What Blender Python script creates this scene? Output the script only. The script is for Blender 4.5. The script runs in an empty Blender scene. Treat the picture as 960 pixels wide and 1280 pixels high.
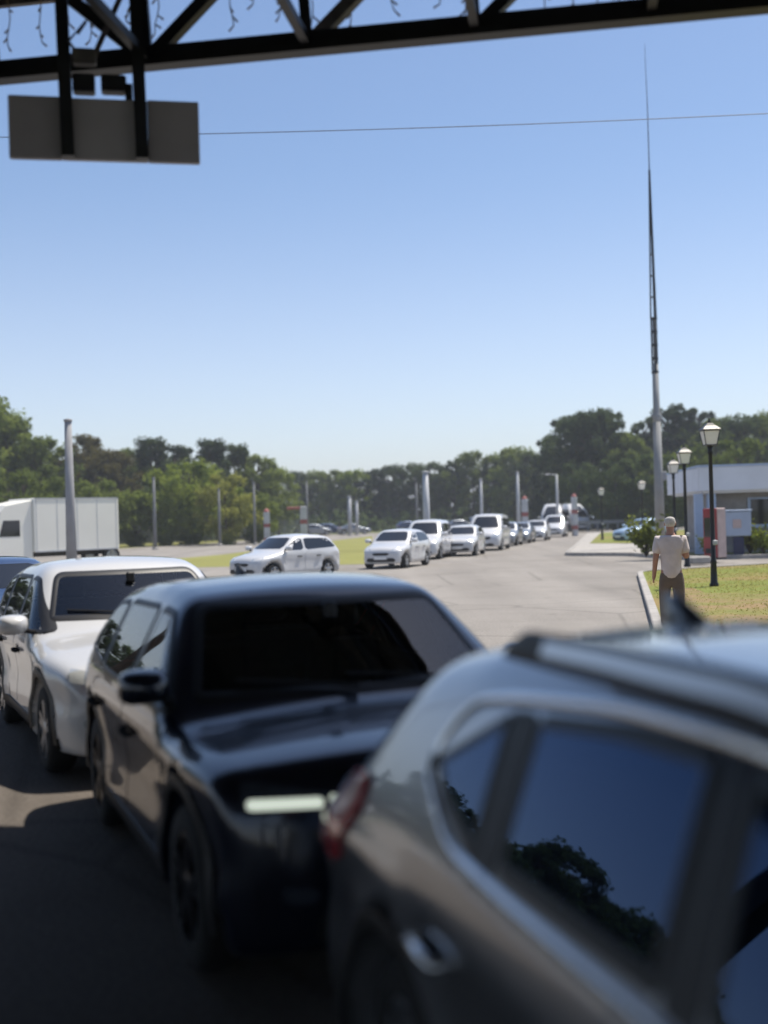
import bpy, bmesh, math, random
import numpy as np
from mathutils import Vector, Matrix
from mathutils.geometry import delaunay_2d_cdt

random.seed(7)
RNG = np.random.default_rng(7)
SC = bpy.context.scene
COL = SC.collection
PI = math.pi

# ------------------------------------------------------------------ camera
CAM_H, FPX = 1.95, 1450.0
PITCH, ROLL = math.atan(8 / FPX), math.radians(1.65)
_fw = np.array([0, math.cos(PITCH), math.sin(PITCH)])
_u0 = np.array([0, -math.sin(PITCH), math.cos(PITCH)])
_r0 = np.array([1.0, 0, 0])
_up = _u0 * math.cos(ROLL) + _r0 * math.sin(ROLL)
_rt = _r0 * math.cos(ROLL) - _u0 * math.sin(ROLL)


def at(px, py, depth):
    """world point seen at photo pixel (px, py) at the given depth in metres"""
    d = _fw + _rt * (px - 480) / FPX + _up * (640 - py) / FPX
    return np.array([0, 0, CAM_H]) + d * depth / d[1]


def ground(px, py):
    d = _fw + _rt * (px - 480) / FPX + _up * (640 - py) / FPX
    t = -CAM_H / d[2]
    return d[0] * t, d[1] * t


cam_data = bpy.data.cameras.new('camera')
cam = bpy.data.objects.new('camera', cam_data)
COL.objects.link(cam)
cam_data.sensor_fit = 'HORIZONTAL'
cam_data.sensor_width = 36.0
cam_data.lens = 36.0 * FPX / 960.0
cam_data.clip_start = 0.05
cam_data.clip_end = 6000
m = Matrix.Identity(4)
for i in range(3):
    m[i][0], m[i][1], m[i][2] = _rt[i], _up[i], -_fw[i]
m[2][3] = CAM_H
cam.matrix_world = m
cam_data.dof.use_dof = True
cam_data.dof.focus_distance = 16.5
cam_data.dof.aperture_fstop = 54.4 / 52.0
SC.camera = cam

# ------------------------------------------------------------------ sky and sun
SUN_EL, SUN_TH = math.radians(66), math.radians(32)     # elevation; angle from +X towards +Y
w = bpy.data.worlds.new('World')
SC.world = w
w.use_nodes = True
nt = w.node_tree
bg = nt.nodes['Background']
sky = nt.nodes.new('ShaderNodeTexSky')
sky.sky_type = 'NISHITA'
sky.sun_disc = False
sky.sun_elevation = SUN_EL
sky.sun_rotation = PI / 2 - SUN_TH
sky.air_density = 0.9
sky.dust_density = 0.8
sky.ozone_density = 4.0
sky.altitude = 0
_tc = nt.nodes.new('ShaderNodeTexCoord')
_sx = nt.nodes.new('ShaderNodeSeparateXYZ')
nt.links.new(_tc.outputs['Generated'], _sx.inputs[0])
_mr = nt.nodes.new('ShaderNodeMapRange')
_mr.interpolation_type = 'SMOOTHSTEP'
_mr.inputs['From Min'].default_value = 0.31
_mr.inputs['From Max'].default_value = 0.06
nt.links.new(_sx.outputs['Z'], _mr.inputs['Value'])
_mx = nt.nodes.new('ShaderNodeMix')                 # dust low in the air pales the sky towards the horizon
_mx.data_type = 'RGBA'
_mx.blend_type = 'ADD'
nt.links.new(_mr.outputs['Result'], _mx.inputs[0])
nt.links.new(sky.outputs[0], _mx.inputs[6])
_mx.inputs[7].default_value = (1.0, 0.62, 0.34, 1)
nt.links.new(_mx.outputs[2], bg.inputs[0])
bg.inputs[1].default_value = 0.10
sd = bpy.data.lights.new('sun', 'SUN')
sd.energy = 4.2
sd.angle = math.radians(0.5)
sd.color = (1.0, 0.93, 0.82)
so = bpy.data.objects.new('sun', sd)
COL.objects.link(so)
_s = Vector((math.cos(SUN_EL) * math.cos(SUN_TH), math.cos(SUN_EL) * math.sin(SUN_TH), math.sin(SUN_EL)))
so.rotation_euler = _s.to_track_quat('Z', 'Y').to_euler()
so.location = (30, 0, 60)
SC.view_settings.view_transform = 'Standard'
SC.view_settings.look = 'None'
SC.view_settings.gamma = 1
SC.view_settings.exposure = 0.65
SC.cycles.use_denoising = True
SC.cycles.max_bounces = 8
SC.cycles.transparent_max_bounces = 12
SC.cycles.sample_clamp_indirect = 6


# ------------------------------------------------------------------ materials
def mat(name, col, rough=0.6, metal=0.0, coat=0.0, spec=0.5, noise=None, bump=None, two=None, backdark=False, emis=None):
    """procedural principled; noise=(scale, amount) varies the value, bump=(scale, strength)"""
    M = bpy.data.materials.new(name)
    M.use_nodes = True
    n = M.node_tree.nodes
    L = M.node_tree.links
    b = n['Principled BSDF']
    b.inputs['Base Color'].default_value = (*col, 1)
    b.inputs['Roughness'].default_value = rough
    b.inputs['Metallic'].default_value = metal
    b.inputs['Coat Weight'].default_value = coat
    b.inputs['Coat Roughness'].default_value = 0.03
    b.inputs['Specular IOR Level'].default_value = spec
    if noise or bump:
        tc = n.new('ShaderNodeTexCoord')
    if noise:
        t = n.new('ShaderNodeTexNoise')
        t.inputs['Scale'].default_value = noise[0]
        t.inputs['Detail'].default_value = 6
        L.new(tc.outputs['Object'], t.inputs['Vector'])
        r = n.new('ShaderNodeValToRGB')
        c2 = two if two else tuple(max(0, c * (1 - noise[1])) for c in col)
        r.color_ramp.elements[0].position = 0.32
        r.color_ramp.elements[1].position = 0.68
        r.color_ramp.elements[0].color = (*c2, 1)
        r.color_ramp.elements[1].color = (*col, 1)
        L.new(t.outputs['Fac'], r.inputs['Fac'])
        L.new(r.outputs['Color'], b.inputs['Base Color'])
    if bump:
        t = n.new('ShaderNodeTexNoise')
        t.inputs['Scale'].default_value = bump[0]
        t.inputs['Detail'].default_value = 5
        L.new(tc.outputs['Object'], t.inputs['Vector'])
        bp = n.new('ShaderNodeBump')
        bp.inputs['Strength'].default_value = bump[1]
        bp.inputs['Distance'].default_value = 0.02
        L.new(t.outputs['Fac'], bp.inputs['Height'])
        L.new(bp.outputs['Normal'], b.inputs['Normal'])
    if emis:
        b.inputs['Emission Color'].default_value = (*emis[0], 1)
        b.inputs['Emission Strength'].default_value = emis[1]
    if backdark:                                   # the inner side of a car's shell is dark trim
        g = n.new('ShaderNodeNewGeometry')
        d = n.new('ShaderNodeBsdfDiffuse')
        d.inputs['Color'].default_value = (0.03, 0.03, 0.032, 1)
        mx = n.new('ShaderNodeMixShader')
        L.new(g.outputs['Backfacing'], mx.inputs[0])
        L.new(b.outputs[0], mx.inputs[1])
        L.new(d.outputs[0], mx.inputs[2])
        L.new(mx.outputs[0], n['Material Output'].inputs['Surface'])
    return M


def glass(name, tint, ior=1.6):
    M = bpy.data.materials.new(name)
    M.use_nodes = True
    n, L = M.node_tree.nodes, M.node_tree.links
    n.remove(n['Principled BSDF'])
    tr = n.new('ShaderNodeBsdfTransparent')
    tr.inputs[0].default_value = (*tint, 1)
    gl = n.new('ShaderNodeBsdfGlossy')
    gl.inputs['Roughness'].default_value = 0.015
    gl.inputs[0].default_value = (0.42, 0.58, 0.92, 1) if ior > 1.8 else (.95, .97, 1, 1)
    fr = n.new('ShaderNodeFresnel')
    fr.inputs['IOR'].default_value = ior
    mx = n.new('ShaderNodeMixShader')
    L.new(fr.outputs[0], mx.inputs[0])
    L.new(tr.outputs[0], mx.inputs[1])
    L.new(gl.outputs[0], mx.inputs[2])
    L.new(mx.outputs[0], n['Material Output'].inputs['Surface'])
    return M


def leaf(name, c1, c2, trans=0.48):
    """leaves: colour varies by clump position and from tree to tree"""
    M = bpy.data.materials.new(name)
    M.use_nodes = True
    n, L = M.node_tree.nodes, M.node_tree.links
    n.remove(n['Principled BSDF'])
    tc = n.new('ShaderNodeTexCoord')
    t = n.new('ShaderNodeTexNoise')
    t.inputs['Scale'].default_value = 0.55
    t.inputs['Detail'].default_value = 4
    L.new(tc.outputs['Object'], t.inputs['Vector'])
    oi = n.new('ShaderNodeObjectInfo')
    a = n.new('ShaderNodeMath')
    a.operation = 'MULTIPLY_ADD'
    a.inputs[1].default_value = 0.5
    L.new(oi.outputs['Random'], a.inputs[0])
    L.new(t.outputs['Fac'], a.inputs[2])
    r = n.new('ShaderNodeValToRGB')
    r.color_ramp.elements[0].position = 0.35
    r.color_ramp.elements[1].position = 1.0
    r.color_ramp.elements[0].color = (*c1, 1)
    r.color_ramp.elements[1].color = (*c2, 1)
    L.new(a.outputs[0], r.inputs['Fac'])
    d = n.new('ShaderNodeBsdfDiffuse')
    L.new(r.outputs['Color'], d.inputs['Color'])
    tl = n.new('ShaderNodeBsdfTranslucent')
    L.new(r.outputs['Color'], tl.inputs['Color'])
    mx = n.new('ShaderNodeMixShader')
    mx.inputs[0].default_value = trans
    L.new(d.outputs[0], mx.inputs[1])
    L.new(tl.outputs[0], mx.inputs[2])
    L.new(mx.outputs[0], n['Material Output'].inputs['Surface'])
    return M


def ground_mat(name, stops, scale, fine, rough=0.95, bumps=0.4, road=False):
    """several colours laid over the ground by a coarse and a fine noise"""
    M = bpy.data.materials.new(name)
    M.use_nodes = True
    n, L = M.node_tree.nodes, M.node_tree.links
    b = n['Principled BSDF']
    b.inputs['Roughness'].default_value = rough
    b.inputs['Specular IOR Level'].default_value = 0.2
    tc = n.new('ShaderNodeTexCoord')
    t = n.new('ShaderNodeTexNoise')
    t.inputs['Scale'].default_value = scale
    t.inputs['Detail'].default_value = 8
    t.inputs['Roughness'].default_value = 0.62
    L.new(tc.outputs['Object'], t.inputs['Vector'])
    r = n.new('ShaderNodeValToRGB')
    cr = r.color_ramp
    while len(cr.elements) < len(stops):
        cr.elements.new(0.5)
    for e, (p, c) in zip(cr.elements, stops):
        e.position = p
        e.color = (*c, 1)
    L.new(t.outputs['Fac'], r.inputs['Fac'])
    t2 = n.new('ShaderNodeTexNoise')
    t2.inputs['Scale'].default_value = fine
    t2.inputs['Detail'].default_value = 4
    L.new(tc.outputs['Object'], t2.inputs['Vector'])
    mr = n.new('ShaderNodeMapRange')
    mr.inputs['From Min'].default_value = 0.3
    mr.inputs['From Max'].default_value = 0.7
    mr.inputs['To Min'].default_value = 0.75
    mr.inputs['To Max'].default_value = 1.12
    L.new(t2.outputs['Fac'], mr.inputs['Value'])
    mx = n.new('ShaderNodeMix')
    mx.data_type = 'RGBA'
    mx.blend_type = 'MULTIPLY'
    mx.inputs[0].default_value = 1
    L.new(r.outputs['Color'], mx.inputs[6])
    L.new(mr.outputs['Result'], mx.inputs[7])
    last = mx.outputs[2]
    if road:
        # wheel tracks and repairs drawn out along the lane, cracks, oil spots
        mp_ = n.new('ShaderNodeMapping')
        mp_.inputs['Rotation'].default_value = (0, 0, math.radians(12))
        mp_.inputs['Scale'].default_value = (.55, .035, 1)
        L.new(tc.outputs['Object'], mp_.inputs['Vector'])
        ts = n.new('ShaderNodeTexNoise')
        ts.inputs['Scale'].default_value = 1.0
        ts.inputs['Detail'].default_value = 5
        L.new(mp_.outputs[0], ts.inputs['Vector'])
        vo = n.new('ShaderNodeTexVoronoi')
        vo.feature = 'DISTANCE_TO_EDGE'
        vo.inputs['Scale'].default_value = .23
        tw = n.new('ShaderNodeMix')
        tw.data_type = 'VECTOR'
        tw.inputs[0].default_value = .12
        L.new(tc.outputs['Object'], tw.inputs[4])
        L.new(t.outputs['Color'], tw.inputs[5])
        L.new(tw.outputs[1], vo.inputs['Vector'])
        sp_ = n.new('ShaderNodeTexNoise')
        sp_.inputs['Scale'].default_value = .9
        sp_.inputs['Detail'].default_value = 3
        L.new(tc.outputs['Object'], sp_.inputs['Vector'])
        for src, lo_, hi_, v0, v1 in ((ts.outputs['Fac'], .35, .62, .86, 1.05), (vo.outputs['Distance'], .0, .014, .76, 1.0), (sp_.outputs['Fac'], .66, .74, 1.0, .72)):
            q = n.new('ShaderNodeMapRange')
            q.inputs['From Min'].default_value = lo_
            q.inputs['From Max'].default_value = hi_
            q.inputs['To Min'].default_value = v0
            q.inputs['To Max'].default_value = v1
            L.new(src, q.inputs['Value'])
            m2 = n.new('ShaderNodeMix')
            m2.data_type = 'RGBA'
            m2.blend_type = 'MULTIPLY'
            m2.inputs[0].default_value = 1
            L.new(last, m2.inputs[6])
            L.new(q.outputs['Result'], m2.inputs[7])
            last = m2.outputs[2]
    L.new(last, b.inputs['Base Color'])
    bp = n.new('ShaderNodeBump')
    bp.inputs['Strength'].default_value = bumps
    bp.inputs['Distance'].default_value = 0.02
    L.new(t2.outputs['Fac'], bp.inputs['Height'])
    L.new(bp.outputs['Normal'], b.inputs['Normal'])
    return M


MT = {
    'paint_silver': mat('silver paint', (0.33, 0.335, 0.35), 0.28, 0.8, 1.0, backdark=True),
    'paint_dark': mat('dark blue paint', (0.006, 0.009, 0.022), 0.28, 0.4, 1.0, backdark=True),
    'paint_white': mat('white paint', (0.54, 0.545, 0.555), 0.35, 0.0, 1.0, backdark=True),
    'paint_grey': mat('grey paint', (0.25, 0.27, 0.30), 0.35, 0.6, 1.0, backdark=True),
    'paint_blue': mat('blue paint', (0.02, 0.05, 0.13), 0.35, 0.3, 1.0, backdark=True),
    'paint_pale_blue': mat('pale blue paint', (0.35, 0.48, 0.62), 0.35, 0.2, 1.0, backdark=True),
    'paint_black': mat('black paint', (0.012, 0.012, 0.014), 0.35, 0.1, 1.0, backdark=True),
    'glass_clear': glass('windscreen glass', (0.66, 0.72, 0.68)),
    'glass_tint': glass('tinted side glass', (0.035, 0.04, 0.05), 1.82),
    'glass_mid': glass('side glass', (0.55, 0.60, 0.58), 1.7),
    'glass_far': mat('dark car glass', (0.012, 0.014, 0.018), 0.04, 0, 0, 0.8),
    'seal': mat('black rubber', (0.008, 0.008, 0.009), 0.45),
    'chrome': mat('satin chrome', (0.86, 0.87, 0.88), 0.26, 1.0),
    'rail_bright': mat('satin rail strip', (0.70, 0.71, 0.73), 0.35, 0.9),
    'plastic': mat('black plastic', (0.012, 0.012, 0.013), 0.5, noise=(40, 0.3)),
    'tyre': mat('tyre rubber', (0.012, 0.012, 0.012), 0.85, noise=(30, 0.4)),
    'rim': mat('alloy rim', (0.42, 0.43, 0.45), 0.3, 0.9),
    'rim_dark': mat('dark alloy rim', (0.05, 0.05, 0.055), 0.3, 0.9),
    'lamp_red': mat('red lamp lens', (0.58, 0.07, 0.08), 0.12, 0, 1.0),
    'lamp_pale': mat('pinkish lamp lens', (0.78, 0.52, 0.54), 0.1, 0.2, 1.0),
    'headlight': mat('headlight lens', (0.75, 0.78, 0.78), 0.12, 0.5, 1.0),
    'headlight_dark': mat('smoked headlight lens', (0.05, 0.06, 0.08), 0.08, 0.3, 1.0),
    'drl': mat('lit daytime lamp', (0.8, 0.85, 0.75), 0.3, emis=((0.9, 1.0, 0.85), 0.42)),
    'plate': mat('number plate white', (0.75, 0.75, 0.74), 0.4),
    'seat': mat('dark seat cloth', (0.03, 0.03, 0.034), 0.85, noise=(25, 0.4)),
    'seat_tan': mat('grey seat cloth', (0.10, 0.10, 0.11), 0.85, noise=(25, 0.4)),
    'steel': mat('painted dark steel', (0.012, 0.013, 0.017), 0.45, 0.2, noise=(6, 0.5)),
    'steel_grey_lit': mat('weathered grey steel', (0.14, 0.13, 0.125), 0.55, 0.3, noise=(8, 0.5)),  # paler grey steel; on one truss brace it stands for sunlight
    'roofsheet': mat('canopy sheet', (0.10, 0.105, 0.115), 0.6, 0, noise=(2, 0.3)),
    'signback': mat('grey sign back', (0.42, 0.395, 0.41), 0.6, 0.1, noise=(3, 0.15)),
    'signmid': mat('lighter grey sign cover', (0.50, 0.475, 0.49), 0.6, 0.1, noise=(3, 0.15)),
    'tan': mat('tan light cable', (0.34, 0.26, 0.17), 0.6),
    'concrete': mat('pale concrete', (0.38, 0.36, 0.335), 0.9, 0, noise=(3, 0.3), bump=(40, 0.3)),
    'pole': mat('grey concrete pole', (0.31, 0.31, 0.32), 0.8, 0, noise=(1.5, 0.2)),
    'mastgrey': mat('grey mast paint', (0.27, 0.27, 0.265), 0.75, 0, noise=(1.5, 0.2)),
    'polefaint': mat('dull grey pole', (0.20, 0.205, 0.21), 0.8, 0, noise=(1.5, 0.25)),
    'polewhite': mat('white painted pole', (0.50, 0.51, 0.53), 0.6, 0, noise=(1.5, 0.2)),
    'black_iron': mat('black iron', (0.012, 0.013, 0.016), 0.4, 0.3, noise=(12, 0.4)),
    'frosted': mat('frosted lantern glass', (0.80, 0.77, 0.70), 0.35, 0, 0.3),
    'whitewall': mat('white render', (0.72, 0.74, 0.80), 0.8, 0, noise=(0.8, 0.12), bump=(30, 0.2)),
    'greywall': mat('grey brick wall', (0.30, 0.285, 0.275), 0.9, 0, noise=(2.5, 0.25), bump=(18, 0.5)),
    'bluetrim': mat('pale blue trim', (0.42, 0.52, 0.70), 0.6, 0, noise=(2, 0.15)),
    'window': mat('dark window glass', (0.015, 0.017, 0.016), 0.05, 0, 0, 0.8),
    'red': mat('red vending panel', (0.30, 0.010, 0.018), 0.35, 0, 0.6, noise=(3, 0.2)),
    'pink': mat('pale pink', (0.50, 0.39, 0.37), 0.6, 0, noise=(4, 0.2)),  # pale pink of the cabinet and the poster
    'boardblue': mat('pale blue board', (0.36, 0.43, 0.55), 0.5, 0, noise=(3, 0.12)),
    'navy': mat('navy post', (0.015, 0.02, 0.07), 0.5, 0, noise=(5, 0.3)),
    'truckwhite': mat('white truck box', (0.82, 0.80, 0.72), 0.5, 0, 0.2, noise=(0.6, 0.06)),
    'fence': mat('galvanised fence', (0.30, 0.31, 0.30), 0.6, 0.4, noise=(3, 0.3)),
    'bandred': mat('red band paint', (0.34, 0.10, 0.09), 0.6, 0, noise=(5, 0.3)),
    'bark': mat('bark', (0.085, 0.062, 0.045), 0.95, 0, noise=(4, 0.5), bump=(12, 0.8)),
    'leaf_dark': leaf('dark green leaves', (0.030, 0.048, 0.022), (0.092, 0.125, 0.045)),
    'leaf_mid': leaf('mid green leaves', (0.068, 0.096, 0.024), (0.195, 0.240, 0.056)),
    'leaf_bright': leaf('bright green leaves', (0.12, 0.17, 0.030), (0.28, 0.33, 0.060)),
    'leaf_rust': leaf('rusty leaves', (0.055, 0.052, 0.020), (0.125, 0.112, 0.040)),
    'leaf_shrub': leaf('shrub leaves', (0.10, 0.13, 0.025), (0.28, 0.29, 0.07)),
    'skin': mat('skin', (0.42, 0.22, 0.15), 0.55, 0, noise=(18, 0.18)),
    'shirt': mat('pale beige shirt', (0.64, 0.56, 0.53), 0.85, 0, noise=(6, 0.2), bump=(9, 1.0)),
    'trousers': mat('brown trousers', (0.15, 0.115, 0.092), 0.9, 0, noise=(9, 0.2), bump=(25, 0.5)),
    'hair': mat('pale grey hair', (0.60, 0.57, 0.53), 0.8, 0, noise=(60, 0.35), bump=(80, 0.6)),
    'shoe': mat('dark shoe', (0.03, 0.025, 0.02), 0.6, noise=(20, 0.3)),
    'dash': mat('dashboard plastic', (0.015, 0.015, 0.016), 0.6, noise=(30, 0.3)),
    'mirror': mat('mirror glass', (0.8, 0.8, 0.8), 0.02, 1.0),
    'wire': mat('black cable', (0.015, 0.015, 0.017), 0.6),
    'grass_blade': leaf('grass blades', (0.20, 0.20, 0.05), (0.36, 0.33, 0.11), 0.45),
}
MT['asphalt'] = ground_mat('worn pale asphalt', [(0.25, (0.205, 0.190, 0.172)), (0.5, (0.262, 0.243, 0.222)), (0.75, (0.300, 0.280, 0.256))], 0.22, 26, road=True)
MT['lane'] = ground_mat('dirty asphalt with canopy shade', [(0.25, (0.10, 0.085, 0.073)), (0.5, (0.135, 0.118, 0.103)), (0.75, (0.170, 0.150, 0.132))], 0.5, 30, road=True)  # darker than the road: dirt, plus canopy shade put into the colour
MT['lawn'] = ground_mat('dry lawn', [(0.30, (0.26, 0.170, 0.075)), (0.43, (0.225, 0.185, 0.065)), (0.52, (0.165, 0.190, 0.040)), (0.75, (0.205, 0.225, 0.055))], 0.16, 12, bumps=0.8)
MT['dry'] = ground_mat('dry brown grass', [(0.28, (0.25, 0.16, 0.085)), (0.45, (0.25, 0.18, 0.09)), (0.56, (0.20, 0.185, 0.06)), (0.70, (0.165, 0.19, 0.045))], 0.45, 14, bumps=0.8)
MT['verge'] = ground_mat('green verge', [(0.3, (0.19, 0.185, 0.055)), (0.55, (0.23, 0.23, 0.07)), (0.75, (0.29, 0.255, 0.12))], 0.12, 9, bumps=0.8)
MT['field'] = ground_mat('rough ground', [(0.3, (0.10, 0.12, 0.035)), (0.6, (0.15, 0.16, 0.06)), (0.8, (0.22, 0.18, 0.10))], 0.05, 3, bumps=0.8)
MT['paving'] = ground_mat('pale paving', [(0.3, (0.33, 0.31, 0.29)), (0.7, (0.42, 0.40, 0.37))], 0.5, 20)


# ------------------------------------------------------------------ object helpers
def mk(name, verts, faces, material, parent=None, smooth=False):
    me = bpy.data.meshes.new(name)
    me.from_pydata([tuple(map(float, v)) for v in verts], [], [tuple(int(i) for i in f) for f in faces])
    if smooth:
        me.polygons.foreach_set('use_smooth', [True] * len(me.polygons))
    me.update()
    me.materials.append(MT[material] if isinstance(material, str) else material)
    o = bpy.data.objects.new(name, me)
    COL.objects.link(o)
    if parent is not None:
        o.parent = parent
    return o


def tag(o, label=None, cat=None, group=None, kind=None):
    for k, v in (('label', label), ('category', cat), ('group', group), ('kind', kind)):
        if v:
            o[k] = v
    return o


def thing(name, label, cat, loc=(0, 0, 0), rz=0.0, group=None):
    o = bpy.data.objects.new(name, None)
    o.empty_display_size = 0.2
    COL.objects.link(o)
    o.location = loc
    o.rotation_euler = (0, 0, rz)
    return tag(o, label, cat, group)


def copy_tree(o, parent=None, override=None):
    c = o.copy()
    COL.objects.link(c)
    if parent is not None:
        c.parent = parent
    if override and c.type == 'MESH' and c.data.materials and c.data.materials[0].name in override:
        c.material_slots[0].link = 'OBJECT'
        c.material_slots[0].material = override[c.data.materials[0].name]
    for ch in list(o.children):
        copy_tree(ch, c, override)
    return c


class MB:
    """collects simple shapes into one mesh"""

    def __init__(s):
        s.v, s.f = [], []

    def add(s, v, f):
        n = len(s.v)
        s.v += [tuple(p) for p in v]
        s.f += [tuple(i + n for i in q) for q in f]
        return s

    def box(s, c, d, rz=0.0, bev=0.0):
        hx, hy, hz = d[0] / 2, d[1] / 2, d[2] / 2
        if bev <= 0:
            P = [(x, y, z) for z in (-hz, hz) for x, y in ((-hx, -hy), (hx, -hy), (hx, hy), (-hx, hy))]
            F = [(3, 2, 1, 0), (4, 5, 6, 7), (0, 1, 5, 4), (1, 2, 6, 5), (2, 3, 7, 6), (3, 0, 4, 7)]
        else:
            b = min(bev, hx * .95, hy * .95, hz * .95)
            P, F = [], []
            for z, i in ((-hz, b), (-hz + b, 0), (hz - b, 0), (hz, b)):
                x, y = hx - i, hy - i
                P += [(-x + b, -y, z), (x - b, -y, z), (x, -y + b, z), (x, y - b, z), (x - b, y, z), (-x + b, y, z), (-x, y - b, z), (-x, -y + b, z)]
            for r in range(3):
                for k in range(8):
                    F.append((r * 8 + k, r * 8 + (k + 1) % 8, r * 8 + 8 + (k + 1) % 8, r * 8 + 8 + k))
            F.append(tuple(reversed(range(8))))
            F.append(tuple(range(24, 32)))
        ca, sa = math.cos(rz), math.sin(rz)
        return s.add([(c[0] + x * ca - y * sa, c[1] + x * sa + y * ca, c[2] + z) for x, y, z in P], F)

    def beam(s, a, b, w, h=None, up=(0, 0, 1)):
        """square bar from a to b"""
        h = h or w
        a, b = Vector(a), Vector(b)
        d = (b - a).normalized()
        u = Vector(up)
        if abs(d.dot(u)) > .97:
            u = Vector((0, 1, 0))
        r = d.cross(u).normalized()
        u = r.cross(d)
        P = [p + r * (sx * w / 2) + u * (sy * h / 2) for p in (a, b) for sx, sy in ((-1, -1), (1, -1), (1, 1), (-1, 1))]
        return s.add(P, [(3, 2, 1, 0), (4, 5, 6, 7), (0, 1, 5, 4), (1, 2, 6, 5), (2, 3, 7, 6), (3, 0, 4, 7)])

    def tube(s, pts, rad, n=10, cap=True):
        pts = [Vector(p) for p in pts]
        R = rad if isinstance(rad, (list, tuple)) else [rad] * len(pts)
        base = len(s.v)
        for i, p in enumerate(pts):
            d = (pts[min(i + 1, len(pts) - 1)] - pts[max(i - 1, 0)])
            d = d.normalized() if d.length > 1e-9 else Vector((0, 0, 1))
            u = Vector((0, 0, 1)) if abs(d.z) < .95 else Vector((1, 0, 0))
            r = d.cross(u).normalized()
            u = r.cross(d)
            for k in range(n):
                t = 2 * PI * k / n
                s.v.append(tuple(p + r * (math.cos(t) * R[i]) + u * (math.sin(t) * R[i])))
        for i in range(len(pts) - 1):
            for k in range(n):
                a, b = base + i * n + k, base + i * n + (k + 1) % n
                s.f.append((a, b, b + n, a + n))
        if cap:
            s.f.append(tuple(base + k for k in reversed(range(n))))
            s.f.append(tuple(base + (len(pts) - 1) * n + k for k in range(n)))
        return s

    def lathe(s, prof, c=(0, 0, 0), n=24, axis='z', arc=None):
        base = len(s.v)
        for r, h in prof:
            for k in range(n):
                t = 2 * PI * k / n
                p = (r * math.cos(t), r * math.sin(t), h)
                if axis == 'y':
                    p = (p[0], p[2], p[1])
                elif axis == 'x':
                    p = (p[2], p[0], p[1])
                s.v.append((c[0] + p[0], c[1] + p[1], c[2] + p[2]))
        for i in range(len(prof) - 1):
            for k in range(n):
                a, b = base + i * n + k, base + i * n + (k + 1) % n
                q = (a, b, b + n, a + n)
                s.f.append(q if axis != 'y' else q[::-1])
        return s

    def prism(s, poly, z0, z1):
        n = len(poly)
        area = sum(poly[i][0] * poly[(i + 1) % n][1] - poly[(i + 1) % n][0] * poly[i][1] for i in range(n))
        if area < 0:
            poly = poly[::-1]
        return s.add([(x, y, z0) for x, y in poly] + [(x, y, z1) for x, y in poly],
                     [tuple(reversed(range(n))), tuple(range(n, 2 * n))] + [(i, (i + 1) % n, n + (i + 1) % n, n + i) for i in range(n)])

    def build(s, name, material, parent=None, smooth=False):
        return mk(name, s.v, s.f, material, parent, smooth)


def sheet(name, poly, z, material, kind='structure'):
    n = len(poly)
    area = sum(poly[i][0] * poly[(i + 1) % n][1] - poly[(i + 1) % n][0] * poly[i][1] for i in range(n))
    if area < 0:
        poly = poly[::-1]
    o = mk(name, [(x, y, z) for x, y in poly], [tuple(range(n))], material)
    return tag(o, kind=kind)


# ------------------------------------------------------------------ cars: one implicit body, panels and panes projected on it
def smax(a, b, k):
    h = np.maximum(k - np.abs(a - b), 0) / k
    return np.maximum(a, b) + h * h * k * .25


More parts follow.
